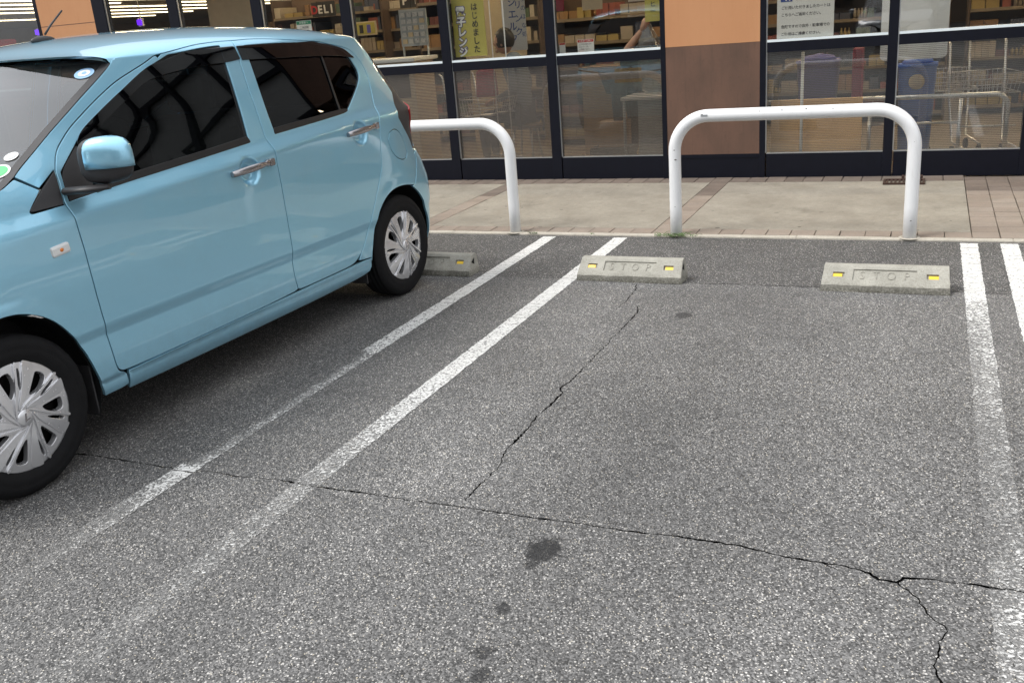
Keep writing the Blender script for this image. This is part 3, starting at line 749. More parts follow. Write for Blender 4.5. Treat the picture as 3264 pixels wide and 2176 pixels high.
FRONT = _corner([(0,0),(.10,2),(.34,20),(.48,50),(.60,72),(.9,84),(1.2,90),(1.6,90)])
RD, FD = REAR[1][-1], FRONT[1][-1]
def uend(z): return np.interp(z, [.15,.22,.30,.45,.60,.70,.80,.90,1.0,1.1,1.25,1.38,1.5], [-.41,-.44,-.475,-.50,-.48,-.435,-.36,-.35,-.38,-.348,-.268,-.17,-.14])
def ufr(z): return np.interp(z, [.15,.25,.35,.5,.6,.7,.8,.9,1.0], [2.96,3.0,3.02,3.025,3.02,3.0,2.96,2.90,2.84])
def zroof(u): return np.interp(u, [-.15,0,.3,.6,.9,1.2,1.45,1.65,1.8], [1.428,1.448,1.476,1.494,1.500,1.495,1.479,1.448,1.400])
_ru = np.linspace(-.3, 2, 231); _rz = zroof(_ru)
for _ in range(2): _rz = np.convolve(np.pad(_rz, 8, mode='edge'), np.ones(17)/17, 'valid')
def zroof(u): return np.interp(u, _ru, _rz)
def section(u, t):
    vs = Vside(u, np.minimum(t, ZR)); zs = np.minimum(t, ZR); p = np.clip(t-ZR, 0, 1); q = 1-p
    v0 = Vside(u, ZR+0*u); zc = zroof(u); hz = np.maximum(zc-ZR, .02)
    v = q**3*v0+3*q*q*p*(v0-.36*.62*hz)+3*q*p*p*(v0-.20)*.98
    z = q**3*ZR+3*q*q*p*(ZR+.62*hz)+3*q*p*p*zc+p**3*zc
    return np.where(t > ZR, v, vs), np.where(t > ZR, z, zs)
def SURF(s, t):
    s, t = np.broadcast_arrays(np.asarray(s, float), np.asarray(t, float))
    zz = np.minimum(t, 1.45); ur = uend(zz)+RD; uf = ufr(np.minimum(zz, .95))-FD; sc_ = np.clip(s, ur, uf)
    v, z = section(sc_, t); sg = ur-s; sf = s-uf
    rel = np.where(t > ZR, v/np.maximum(Vside(sc_, ZR+0*t), 1e-3), 1.0)
    u = np.where(sg > 0, ur-np.interp(sg, REAR[0], REAR[1]), np.where(sf > 0, uf+np.interp(sf, FRONT[0], FRONT[1]), s))
    v = np.where(sg > 0, v-rel*np.interp(sg, REAR[0], REAR[2]), np.where(sf > 0, v-np.interp(sf, FRONT[0], FRONT[2]), v))
    v = np.maximum(v, 0)
    z = z+np.where(t > ZR, (zroof(u)-zroof(sc_))*np.clip((t-ZR)/.35, 0, 1), 0)
    return np.stack([v, -u, z], -1)          # local x = left, y = backwards, z = up
def mid_r(a, b, n=6):        # the centre line at the back, heights a..b
    out = []
    for t in np.linspace(a, b, n):
        ur = float(uend(t))+RD; out.append((ur-float(np.interp(float(Vside(ur, t)), REAR[2], REAR[0]))-.003, float(t)))
    return out
def mid_f(a, b, n=6):
    out = []
    for t in np.linspace(a, b, n):
        uf = float(ufr(min(t, .95)))-FD; out.append((uf+float(np.interp(float(Vside(uf, t)), FRONT[2], FRONT[0]))+.003, float(t)))
    return out
def SNORM(s, t, h=.002):
    a = SURF(s+h, t)-SURF(s-h, t); b = SURF(s, t+h)-SURF(s, t-h)
    n = np.cross(b, a); n /= np.maximum(np.linalg.norm(n, axis=-1, keepdims=True), 1e-9); return n

def chaikin(P, it=2):
    P = np.asarray(P, float)
    Q = []; n = len(P)                       # keep true corners: pin them with close neighbours
    for i in range(n):
        a, b, c = P[i-1], P[i], P[(i+1) % n]; d0, d1 = a-b, c-b; l0, l1 = np.hypot(*d0), np.hypot(*d1)
        if l0 < 1e-6: continue
        ang = np.degrees(np.arccos(np.clip(-np.dot(d0, d1)/max(l0*l1, 1e-9), -1, 1)))
        if ang > 38 and it > 1:
            if l0 > .03: Q.append(b+d0/l0*.012)
            Q.append(b)
            if l1 > .03: Q.append(b+d1/l1*.012)
        else: Q.append(b)
    P = np.array(Q)
    for _ in range(it):
        Q = np.roll(P, -1, axis=0); P = np.stack([.75*P+.25*Q, .25*P+.75*Q], 1).reshape(-1, 2)
    return P
def densify(P, step):
    out = []
    for a, b in zip(P, np.roll(P, -1, axis=0)):
        n = max(1, int(np.ceil(np.hypot(*(b-a))/step))); out += [a+(b-a)*k/n for k in range(n)]
    return np.array(out)
def area2(P): x, y = P[:, 0], P[:, 1]; return .5*np.sum(x*np.roll(y, -1)-y*np.roll(x, -1))
def offset(P, d, met=False):
    """move a closed outline inwards by d"""
    if area2(P) < 0: P = P[::-1]
    a = P-np.roll(P, 1, axis=0); b = np.roll(P, -1, axis=0)-P
    na = np.stack([-a[:, 1], a[:, 0]], 1); nb = np.stack([-b[:, 1], b[:, 0]], 1)
    na /= np.maximum(np.linalg.norm(na, axis=1, keepdims=True), 1e-9); nb /= np.maximum(np.linalg.norm(nb, axis=1, keepdims=True), 1e-9)
    n = na+nb; n /= np.maximum(np.linalg.norm(n, axis=1, keepdims=True), 1e-6)
    if met:                                  # true width where the roof parameter is stretched
        h = .004; mt = np.linalg.norm(SURF(P[:, 0], P[:, 1]+h)-SURF(P[:, 0], P[:, 1]-h), axis=-1)/(2*h); ms = np.linalg.norm(SURF(P[:, 0]+h, P[:, 1])-SURF(P[:, 0]-h, P[:, 1]), axis=-1)/(2*h)
        w = np.hypot(n[:, 0]/np.clip(ms, .3, 2), n[:, 1]/np.clip(mt, .16, 2))
        return P+np.stack([n[:, 0]/np.clip(ms, .3, 2), n[:, 1]/np.clip(mt, .16, 2)], 1)*d
    return P+n*d

PANEL_CACHE = {}
def panel_mesh(key, outline, holes=(), hgap=0.0, gap=.0036, res=.016, flange=.012, off=0.0, it=2, surf=None, snorm=None, mirror=False, lip=.0018):
    surf = surf or SURF; snorm = snorm or SNORM
    if key not in PANEL_CACHE:
        o = densify(chaikin(outline, it), res*.9)
        if area2(o) < 0: o = o[::-1]
        o = offset(o, gap, surf is SURF)
        hs_ = [offset(densify(chaikin(h, it), res*.9), -hgap) for h in holes]
        loops = [o]+hs_; B = np.concatenate(loops)
        x0, y0 = o.min(0); x1, y1 = o.max(0)
        gx, gy = np.meshgrid(np.arange(x0+res/2, x1, res), np.arange(y0+res/2, y1, res)); gx[::2] += res*.5
        Gp = np.stack([gx.ravel(), gy.ravel()], 1); k = pip(Gp, o)
        for h in hs_: k &= ~pip(Gp, h)
        Gp = Gp[k]
        if len(Gp):
            dmin = np.full(len(Gp), 9.)
            for c0 in range(0, len(B), 200): dmin = np.minimum(dmin, np.sqrt(((Gp[:, None]-B[None, c0:c0+200])**2).sum(-1)).min(1))
            Gp = Gp[dmin > res*.55]
        vs = [Vector(p) for p in B]+[Vector(p) for p in Gp]; es = []; st = 0
        for L in loops: es += [(st+i, st+(i+1) % len(L)) for i in range(len(L))]; st += len(L)
        r = geometry.delaunay_2d_cdt(vs, es, [], 0, 1e-7)
        P2 = np.array([(v.x, v.y) for v in r[0]]); F = np.array(r[2]); cen = P2[F].mean(1); k = pip(cen, o)
        for h in hs_: k &= ~pip(cen, h)
        F = F[k]
        PANEL_CACHE[key] = (P2, F, loops)
    P2, F, loops = PANEL_CACHE[key]
    n = snorm(P2[:, 0], P2[:, 1]); p3 = surf(P2[:, 0], P2[:, 1])+n*off
    F = F.copy()
    a = p3[F[:, 1]]-p3[F[:, 0]]; b = p3[F[:, 2]]-p3[F[:, 0]]; fn = np.cross(a, b)
    bad = (fn*n[F[:, 0]]).sum(1) < 0; F[bad] = F[bad][:, ::-1]
    verts = [p3]; norms = [n]; faces = [tuple(f) for f in F.tolist()]; nv = len(p3)
    if flange:
        for L in loops:
            n0 = snorm(L[:, 0], L[:, 1]); q0 = surf(L[:, 0], L[:, 1])+n0*off
            tg = np.roll(q0, -1, 0)-np.roll(q0, 1, 0); tg /= np.maximum(np.linalg.norm(tg, axis=1, keepdims=True), 1e-9)
            ov = np.cross(tg, n0)
            # outward = away from the panel: flip when it points towards the mean of the loop's inner side
            Li = offset(L, .004)
            if L is not loops[0]: Li = offset(L, -.004)
            if area2(L) < 0: Li = Li[::-1]
            inn = surf(Li[:, 0], Li[:, 1])-surf(L[:, 0], L[:, 1])
            ov *= np.sign(-(ov*inn).sum(1, keepdims=True)+1e-12)
            rings = [(q0, n0), (q0+ov*lip*.7-n0*lip*.35, (n0+ov)*.7071), (q0+ov*lip-n0*lip, ov), (q0+ov*lip-n0*flange, ov)]
            m = len(L); base = nv
            for (q, nn) in rings: verts.append(q); norms.append(nn); nv += m
            for k in range(3):
                for i in range(m):
                    j = (i+1) % m; A, Bq = base+k*m, base+(k+1)*m
                    faces.append((A+i, A+j, Bq+j, Bq+i))
    P = np.concatenate(verts); Nn = np.concatenate(norms)
    # orient flange quads with their normals
    out = []
    for f in faces:
        if len(f) == 4:
            c = np.cross(P[f[1]]-P[f[0]], P[f[3]]-P[f[0]]); 
            if np.dot(c, Nn[f[0]]+Nn[f[2]]) < 0: f = f[::-1]
        out.append(f)
    if mirror:
        P = P*np.array([-1, 1, 1]); Nn = Nn*np.array([-1, 1, 1]); out = [f[::-1] for f in out]
    me = bpy.data.meshes.new(key); me.from_pydata(P.tolist(), [], out)
    me.polygons.foreach_set('use_smooth', [True]*len(me.polygons)); me.update()
    me.normals_split_custom_set_from_vertices(Nn.tolist()); return me

BGAP = [(.951,.297),(.962,.341),(.966,.389),(.962,.441),(.966,.503),(.977,.629),(.981,.796),(.982,.893),(.981,.936),(.984,.960),(.990,.982),(.997,1.0),(.992,1.061),(.988,1.121),(.985,1.21),(.977,1.274),(.968,1.334),(.961,1.384),(.952,1.551)]
FTOP = [(1.006,1.558),(1.081,1.553),(1.185,1.530),(1.289,1.47),(1.393,1.40),(1.491,1.361),(1.573,1.335),(1.667,1.304),(1.757,1.263),(1.832,1.225),(1.893,1.192),(1.941,1.165),(1.981,1.137),(2.022,1.107),(2.044,1.083),(2.062,1.055),(2.075,1.033)]
FFRONT = [(2.080,1.0),(2.088,.965),(2.096,.925),(2.089,.886),(2.087,.837),(2.083,.768),(2.080,.672),(2.072,.55),(2.056,.45),(2.049,.37),(2.042,.304)]
FBOT = [(2.026,.286),(1.998,.281),(1.75,.280),(1.29,.282),(.985,.289)]
FRONT_DOOR = BGAP+FTOP+FFRONT+FBOT
F_DLO = [(1.100,1.003),(1.102,.996),(1.321,.981),(1.598,.963),(1.844,.948),(1.970,.937),(2.078,.928),(2.072,.97),(2.058,1.03),(1.935,1.121),(1.901,1.151),(1.843,1.182),(1.747,1.230),(1.647,1.276),(1.575,1.310),(1.518,1.334),(1.470,1.351),(1.402,1.372),(1.303,1.404),(1.201,1.452),(1.099,1.478),(1.048,1.478),(1.045,1.44),(1.055,1.33),(1.066,1.24),(1.08,1.136)]
RTOP = [(.810,1.563),(.671,1.523),(.523,1.461),(.402,1.40),(.306,1.376),(.228,1.362),(.172,1.352),(.12,1.343),(.081,1.326)]
RREAR = [(.051,1.295),(.030,1.261),(.020,1.229),(.020,1.188),(.029,1.152),(.047,1.112),(.077,1.063),(.092,1.029),(.107,.996),(.123,.955),(.138,.880),(.149,.814),(.158,.74),(.187,.690),(.220,.630),(.258,.571),(.301,.499),(.335,.431),(.377,.375),(.418,.333),(.461,.307)]
RBOT = [(.508,.293),(.678,.291),(.937,.290)]
REAR_DOOR = BGAP[::-1][:1]+RTOP+RREAR+RBOT+BGAP[:-1]
R_DLO = [(.926,1.012),(.927,1.086),(.922,1.171),(.914,1.255),(.906,1.33),(.905,1.43),(.88,1.442),(.690,1.440),(.55,1.415),(.449,1.388),(.35,1.370),(.273,1.360),(.189,1.343),(.144,1.324),(.116,1.295),(.100,1.255),(.090,1.227),(.096,1.195),(.124,1.164),(.190,1.126),(.266,1.084),(.335,1.045),(.36,1.038),(.40,1.038)]
RARCH = [(.337,.235),(.304,.359),(.256,.456),(.217,.524),(.147,.579),(.061,.606),(-.039,.607),(-.125,.585),(-.198,.540),(-.255,.483),(-.300,.415),(-.325,.36),(-.338,.24)]
FARCH = [(2.120,.222),(2.125,.284),(2.146,.354),(2.166,.416),(2.208,.485),(2.256,.545),(2.304,.584),(2.360,.610),(2.406,.622),(2.458,.626),(2.53,.618),(2.60,.592),(2.66,.548),(2.71,.49),(2.745,.425),(2.768,.36),(2.78,.29),(2.784,.215)]
GLASS_EDGE = [(2.231,1.041),(2.196,1.063),(2.107,1.112),(2.018,1.164),(1.930,1.214),(1.837,1.267),(1.738,1.321),(1.668,1.361)]
DITCH = [(1.640,1.385),(1.600,1.44),(1.52,1.55),(1.44,1.62),(1.341,1.68),(1.211,1.73),(.9,1.77),(.5,1.76),(.15,1.71),(-.02,1.66)]
HATCH = [(-.085,1.60),(-.097,1.42),(-.099,1.317),(-.106,1.237),(-.140,1.171),(-.161,1.121),(-.166,1.088),(-.132,1.048),(-.091,1.009),(-.080,.962),(-.122,.909),(-.160,.866),(-.190,.825),(-.205,.787)]
BUMP = [(-.214,.755),(-.218,.729),(-.205,.68),(-.180,.633),(-.158,.585)]
body_side = [(2.163,.991)]+GLASS_EDGE+DITCH+HATCH+BUMP+RARCH[:8][::-1][1:]+[(.33,.292),(.40,.296),(.44,.302)]+RREAR[::-1][1:]+RTOP[::-1]+[(.952,1.551)]+FTOP+[(2.076,1.04)]
FENDER = FFRONT[2:]+[(2.030,.285),(2.000,.270),(1.993,.222),(2.03,.215),(2.112,.216)]+FARCH[1:12]+[(2.685,.56),(2.73,.60),(2.755,.66),(2.76,.74),(2.762,.80),(2.70,.90),(2.58,.935),(2.45,.968),(2.306,1.007),(2.235,1.036),(2.163,.986),(2.232,.930),(2.236,.920),(2.215,.919)]
SAIL_FIX = [(2.078,1.036),(2.160,.983),(2.228,.935),(2.235,.925),(2.21,.924),(2.101,.926)]
SILL = [(1.988,.272),(1.988,.20),(1.6,.195),(.9,.195),(.42,.205),(.343,.222),(.330,.262),(.325,.288),(.40,.291),(.508,.2885),(.95,.2865),(1.29,.279),(1.75,.2765)]
FUEL = [(-.009,.912),(.043,.898),(.064,.864),(.049,.810),(.008,.766),(-.051,.741),(-.099,.744),(-.121,.768),(-.114,.818),(-.083,.871),(-.051,.899)]

def build_car(paint, tagged=True):
    root = empty('parked_car', (-1.47888, -1.43859, 0), -R(1.96876))
    def add(nm, me, m, par=None, lab=None):
        o = link(nm, me, m, par or root)
        if lab: o['label'] = lab
        return o
    for mir in (False, True):
        k = 'R' if mir else 'L'
        body = add('body_side', panel_mesh('body_side', body_side, [FUEL], hgap=.0038, mirror=mir), paint)
        add('fuel_flap', panel_mesh('fuel', FUEL, flange=.006, mirror=mir, gap=.0038), paint, body)
        add('front_wing', panel_mesh('wing', FENDER, mirror=mir), paint)
        add('sail_panel', panel_mesh('sail', SAIL_FIX, mirror=mir, off=.001, gap=.0015), M_['greyp'])
        add('side_sill', panel_mesh('sill', SILL, mirror=mir, gap=.0015), paint)
        for nm, key, out_, dlo, gl in (('front_door', 'fdoor', FRONT_DOOR, F_DLO, 'cglass'), ('rear_door', 'rdoor', REAR_DOOR, R_DLO, 'cglass_r')):
            d = add(nm, panel_mesh(key, out_, [dlo], res=.0125, mirror=mir), paint)
            if nm == 'front_door':
                glass = [(1.112,1.012),(1.321,.99),(1.598,.972),(1.844,.957),(1.952,.946),(1.948,1.10)]+[(a-.002, b-.010) for a, b in F_DLO[10:20]]+[(1.105,1.462),(1.062,1.46),(1.066,1.33),(1.078,1.24),(1.092,1.136)]
                add('sail_plate', panel_mesh('sail_d', [(1.953,.942),(2.068,.934),(2.062,.985),(2.048,1.03),(1.942,1.104),(1.949,1.0)], mirror=mir, off=-.003, gap=0), M_['greyp'], d)
                mould = [(1.098,1.001),(1.100,.9965),(1.321,.9815),(1.598,.9635),(1.844,.9485),(1.954,.9385),(1.954,.962),(1.844,.973),(1.598,.988),(1.321,1.005),(1.108,1.022),(1.103,1.015)]
                vis = [(1.935,1.121),(1.901,1.151),(1.843,1.182),(1.747,1.230),(1.647,1.276),(1.575,1.310),(1.518,1.334),(1.470,1.351),(1.402,1.360),(1.303,1.380),(1.201,1.403),(1.10,1.42),(.975,1.42),(.968,1.39),(.964,1.338),(1.053,1.330),(1.186,1.329),(1.314,1.321),(1.438,1.308),(1.529,1.292),(1.598,1.262),(1.698,1.215),(1.824,1.152),(1.925,1.098),(1.942,1.104)]
            else:
                glass = [(a*.985+.0065, b*.985+.018) for a, b in R_DLO]
                mould = [(.928,1.009),(.40,1.036),(.345,1.044),(.330,1.050),(.350,1.056),(.40,1.058),(.924,1.033)]
                vis = [(.953,1.42),(.905,1.42),(.690,1.405),(.55,1.39),(.449,1.394),(.35,1.376),(.273,1.365),(.189,1.349),(.14,1.333),(.105,1.305),(.082,1.290),(.095,1.288),(.172,1.303),(.316,1.313),(.499,1.320),(.664,1.325),(.815,1.330),(.951,1.333)]
                add('quarter_bar', panel_mesh('qbar', [(.362,1.36),(.352,1.36),(.388,1.05),(.399,1.05)], mirror=mir, off=-.001, gap=0, flange=.004), M_['black'], d)
            add('window_seal', panel_mesh(key+'seal', dlo, [glass], mirror=mir, off=-.006, gap=0, flange=.006, res=.02), M_['blackg'], d)
            add('window_glass', panel_mesh(key+'glass', glass, mirror=mir, off=-.008, gap=-.004, flange=0, res=.03), M_[gl], d)
            add('belt_moulding', panel_mesh(key+'m', mould, mirror=mir, off=.0015, gap=0, flange=.008), M_['black'], d)
            add('rain_visor', panel_mesh(key+'v', vis, mirror=mir, off=.004, gap=0, flange=.003, lip=.0005, res=.02), M_['visor'], d)
            # grip handle standing over the hollow
            cu, cz = CUPS[0][:2] if nm == 'front_door' else CUPS[1][:2]
            tilt = .045
            hp = []
            for i in range(15):
                f = i/14; ss = cu+.122-.244*f; tt = cz+.011+.012*(f-.5)
                rise = .009+.018*math.sin(math.pi*min(1, max(0, f)))**.6
                n = SNORM(np.array([ss]), np.array([tt]))[0]; b0 = np.array([Vside(ss, tt+.09), 0, 0])
                base = np.array([float(Vside(cu+.14, tt)), -ss, tt]); hp.append(base+np.array([1, 0, .12])*rise*.8)
            hb = bmesh.new(); rings = []
            for i, p in enumerate(hp):
                f = i/14; hh = .0165*(.55+.45*math.sin(math.pi*min(1, f*1.1+.05))**.5) if f < .9 else .0165; dd = .012
                ring = [hb.verts.new((p[0]+dd*math.cos(a)*(1 if math.cos(a) > 0 else .7), p[1], p[2]+hh*math.sin(a))) for a in np.linspace(0, 2*math.pi, 13)[:-1]]
                rings.append(ring)
            for A, Bq in zip(rings, rings[1:]):
                for q in range(12): fc = hb.faces.new((A[q], A[(q+1) % 12], Bq[(q+1) % 12], Bq[q])); fc.smooth = True
            hb.faces.new(rings[0]); hb.faces.new(rings[-1][::-1])
            if mir:
                for v in hb.verts: v.co.x *= -1
            bmesh.ops.recalc_face_normals(hb, faces=hb.faces); me = bpy.data.meshes.new('h'); hb.to_mesh(me); hb.free()
            add('door_handle', me, M_['chrome'], d)
            # key barrel cover at the handle's rear end
            e = hp[-1]; sg = -1 if mir else 1
            ee = MB().box(-.006, .0085, -.001, .034, -.0165, .0165, .005).mesh('c'); oo = add('handle_cover', ee, M_['chrome'], d); oo.location = (sg*e[0], e[1]+.003, e[2])
            if mir: oo.scale.x = -1
        # side repeater lamp
        s0 = SURF(2.180, .785); sg = -1 if mir else 1
        rp = MB().box(-.010, .009, -.038, .038, -.0185, .0185, .008).mesh('r'); lm = add('side_repeater', rp, M_['white']); lm.location = (sg*(s0[0]), s0[1], s0[2]); lm.rotation_euler = (.10, 0, 0)
        bl = MB().sphere((0, 0, 0), 1, 6, .0065, .010, .008).mesh('b'); bo = add('bulb', bl, M_['amber'], lm); bo.location = (sg*.0055, 0, 0)
        # ---- tail lamp and black hatch flank
        TR = HATCH[2:]
        trim = TR+[(-.30,.80),(-.36,.86),(-.40,.93),(-.43,1.0),(-.42,1.06),(-.37,1.12),(-.33,1.2),(-.29,1.30)]
        fl = add('hatch_flank', panel_mesh('flank', trim, mirror=mir, off=-.002, gap=.001, flange=.01), M_['greyp'])
        lampo = [(-.205,.80),(-.165,.87),(-.125,.915),(-.095,.962),(-.105,.995),(-.22,1.03),(-.33,1.02),(-.40,.985),(-.40,.93),(-.36,.87),(-.30,.81)]
        tl = add('tail_lamp', panel_mesh('lamp', [(-.31,.80),(-.26,.90),(-.235,.99),(-.33,1.03),(-.41,.99),(-.42,.93),(-.38,.86)], mirror=mir, off=.006, gap=.001, flange=.012), M_['red'])
        # ---- rear and front bumpers, each half of the wrap
        add('rear_bumper', panel_mesh('rbump', [(-.214,.752),(-.224,.729),(-.21,.68),(-.186,.633),(-.162,.59)]+RARCH[7:]+[(-.36,.215),(-.6,.21)]+mid_r(.21, .70, 8)+[(-.6,.735),(-.3,.775)], mirror=mir, gap=.002, res=.03), paint)
        add('hatch_door', panel_mesh('hatch', [(-.225,.79),(-.3,.79),(-.6,.75)]+mid_r(.715, 1.02, 7)+[(-.5,1.02),(-.44,1.0),(-.42,.93),(-.36,.85)], mirror=mir, gap=.002, res=.03), paint)
        add('hatch_glass', panel_mesh('hglass', [(-.44,1.03)]+mid_r(1.03, 1.36, 7)+[(-.5,1.36),(-.31,1.33),(-.36,1.16)], mirror=mir, off=-.006, gap=.001, res=.04), M_['blackg'])
        add('front_bumper', panel_mesh('fbump', [(2.765,.66),(2.735,.595),(2.69,.555),(2.72,.48),(2.755,.41),(2.775,.34),(2.79,.215),(3.1,.20)]+mid_f(.20, .585, 8)+[(3.2,.63),(3.0,.655)], mirror=mir, gap=.002, res=.03), paint)
        add('head_lamp', panel_mesh('hlamp', [(2.768,.67),(3.0,.66),(3.24,.655),(3.26,.70),(3.2,.77),(3.0,.82),(2.80,.845),(2.768,.80)], mirror=mir, off=-.002, gap=.001, res=.03), M_['white'])
        add('lamp_lens', panel_mesh('hlens', [(2.768,.67),(3.0,.66),(3.24,.655),(3.26,.70),(3.2,.77),(3.0,.82),(2.80,.845),(2.768,.80)], mirror=mir, off=.004, gap=.001, res=.03, flange=0), M_['lens'])
        add('grille', panel_mesh('grille', [(3.26,.635)]+mid_f(.59, .73, 4)+[(3.28,.735)], mirror=mir, off=-.006, gap=0, res=.03), M_['black'])
        add('nose_panel', panel_mesh('nose', [(3.22,.775),(3.29,.74)]+mid_f(.735, .815, 4)+[(3.1,.835)], mirror=mir, gap=.001, res=.03), paint)
        add('lower_grille', panel_mesh('lgrille', [(3.2,.28)]+mid_f(.27, .42, 4)+[(3.25,.43)], mirror=mir, off=.003, gap=0, res=.03, flange=.004), M_['black'])
    # ---- roof in one piece: both halves of the section
    def roof_mesh():
        ns, ntt = 90, 30; edge = np.array(DITCH); P = []; Nn = []
        # s range per t: front follows the header curve, rear ends at the hatch
        rows = []
        for j in range(2*ntt+1):
            w = abs(j-ntt)/ntt                                  # 0 centre .. 1 rail
            row = []
            for i in range(ns+1):
                f = i/ns
                # rail line: along the ditch; interior: header curve to rear edge
                t_r = None
                sF = 1.80-(1.80-1.655)*w**2.2; sB = -.125+.03*w
                s = sF+(sB-sF)*f
                tr = np.interp(-s, -edge[:, 0], edge[:, 1])
                t = (ZR+1)-((ZR+1)-tr+.02)*w**1.0
                row.append((s, t))
            rows.append(row)
        A = np.array(rows); p = SURF(A[..., 0], A[..., 1]); n = SNORM(A[..., 0], A[..., 1])
        ww = np.abs(np.arange(2*ntt+1)-ntt)/ntt; p = p-n*(.0016*np.clip((ww-.9)/.08, 0, 1))[:, None, None]
        sgn = np.where(np.arange(2*ntt+1) < ntt, -1, 1)[:, None]
        p[..., 0] *= sgn; n[..., 0] *= sgn; n[ntt, :, 0] = 0
        n /= np.linalg.norm(n, axis=-1, keepdims=True)
        m = ns+1; F = [(j*m+i, j*m+i+1, (j+1)*m+i+1, (j+1)*m+i) for j in range(2*ntt) for i in range(ns)]
        Pf = p.reshape(-1, 3); Nf = n.reshape(-1, 3); F2 = []
        for f in F:
            c = np.cross(Pf[f[1]]-Pf[f[0]], Pf[f[3]]-Pf[f[0]]); F2.append(f if c[2] > 0 else f[::-1])
        # front edge turned down to the glass
        b0 = len(Pf); ed = np.arange(2*ntt+1)*m
        dn = Pf[ed]+np.array([0, -.004, -.012]); Pf = np.concatenate([Pf, dn]); Nf = np.concatenate([Nf, np.tile([[0, -.9, .4]], (len(ed), 1))])
        for j in range(2*ntt): F2.append((ed[j], ed[j+1], b0+j+1, b0+j))
        me = bpy.data.meshes.new('roof'); me.from_pydata(Pf.tolist(), [], [tuple(int(q) for q in f) for f in F2]); me.polygons.foreach_set('use_smooth', [True]*len(me.polygons)); me.update()
        me.normals_split_custom_set_from_vertices(Nf.tolist()); return me
    rf = add('roof', roof_mesh(), paint)
    # spoiler over the hatch
    ns = 40; vv = np.linspace(-1, 1, ns+1); P = []; F = []
    tops = []
    for k, a in enumerate(vv):
        w = abs(a); t = (ZR+1)-1.0*w**1.0*.985; p = SURF(np.array(-.118), np.array(t)); 
        x = p[0]*np.sign(a) if w else 0; tops.append((x, p[1], p[2]))
    prof = [(0, 0), (.055, -.010), (.075, -.022), (.070, -.034), (.0, -.050)]
    for (x, y, z) in tops:
        e = 1-.75*(abs(x)/.545)**4
        for (dy, dz) in prof: P.append((x, y+dy*max(.15, e), z+.0+dz))
    m = len(prof)
    F = [(k*m+i, k*m+i+1, (k+1)*m+i+1, (k+1)*m+i) for k in range(ns) for i in range(m-1)]
    me = bpy.data.meshes.new('spoiler'); me.from_pydata(P, [], F); bm = bmesh.new(); bm.from_mesh(me); bmesh.ops.recalc_face_normals(bm, faces=bm.faces); bm.to_mesh(me); bm.free()
    me.polygons.foreach_set('use_smooth', [True]*len(me.polygons)); add('spoiler', me, paint)
    # aerial
    an = MB().tube([(0, -1.437, 1.500), (0, -1.400, 1.535), (0, -1.327, 1.592)], [.0045, .0042, .0038], 10).obj('aerial', M_['greyp'], rf)
    MB().sphere((0, -1.452, 1.476), 1, 8, .020, .062, .020).obj('aerial_base', M_['greyp'], rf)
    # ---- windscreen
    ge = np.array(GLASS_EDGE+[(1.655, 1.372)]); E3 = SURF(ge[:, 0], ge[:, 1])
    E3 = np.concatenate([SURF(np.array([2.306, 2.271]), np.array([1.007, 1.021])), E3])
    lin = np.linspace(0, 1, len(E3)); tt = np.linspace(0, 1, 31); E3 = np.stack([np.interp(tt, lin, E3[:, i]) for i in range(3)], 1)
    nn = 40
    def screen(inset, off, f0=0, f1=1):
        P, F = [], []
        for j, e in enumerate(E3):
            h = j/30
            bul = .085*(1-h)+.145*h; lift = .028*(1-h)+.036*h
            for i in range(nn+1):
                a = -1+2*i/nn; a *= inset
                q = 1-abs(a)**2.0
                P.append((e[0]*a, e[1]-bul*q-off, e[2]+lift*q*h+off*.6))
        for j in range(30):
            for i in range(nn): F.append((j*(nn+1)+i, j*(nn+1)+i+1, (j+1)*(nn+1)+i+1, (j+1)*(nn+1)+i))
        return P, F
    P, F = screen(1.0, 0)
    me = bpy.data.meshes.new('windscreen'); me.from_pydata(P, [], F); me.polygons.foreach_set('use_smooth', [True]*len(me.polygons)); me.update()
    ws = add('windscreen', me, M_['wglass'])
    # black printed border of the screen
    Pb, Fb = [], []
    A, _ = screen(1.0, .0015); A = np.array(A).reshape(31, nn+1, 3)
    brd = bmesh.new()
    def ribbon(line_a, line_b):
        va = [brd.verts.new(p) for p in line_a]; vb = [brd.verts.new(p) for p in line_b]
        for i in range(len(va)-1): f = brd.faces.new((va[i], va[i+1], vb[i+1], vb[i])); f.smooth = True
    for sgn_ in (0, 1):
        L0 = A[:, 0 if sgn_ == 0 else nn]; L1 = L0+(A[:, 1 if sgn_ == 0 else nn-1]-L0)*.95
        ribbon(L0, L1)
    ribbon(A[30], A[30]+(A[29]-A[30])*1.6); ribbon(A[0], A[0]+(A[1]-A[0])*2.5)
    bmesh.ops.recalc_face_normals(brd, faces=brd.faces); me = bpy.data.meshes.new('screen_border'); brd.to_mesh(me); brd.free(); add('screen_border', me, M_['greyp'], ws)
    # stickers on the inside of the screen
    def sticker(nm, h, a, rx, ry, m, lab, inner=None):
        j = int(h*30); i = int((a+1)/2*nn); p = Vector(A[j, i]); tu = (Vector(A[j+1, i])-p).normalized(); tv = (Vector(A[j, i+1])-p).normalized(); n = tv.cross(tu).normalized(); p = p+n*.0015
        def disc(rx, ry, o): return [p+n*o+tv*rx*math.cos(k*math.pi/12)+tu*ry*math.sin(k*math.pi/12) for k in range(24)]
        st = MB().poly(disc(rx, ry, .0)).obj(nm, m, ws); st['label'] = lab
        if inner: MB().poly(disc(rx*inner[0], ry*inner[0], .0012)).obj(nm+'_print', inner[1], ws)
        if inner and len(inner) > 2: MB().poly(disc(rx*inner[2], ry*inner[2], .0024)).obj(nm+'_print', inner[3], ws)
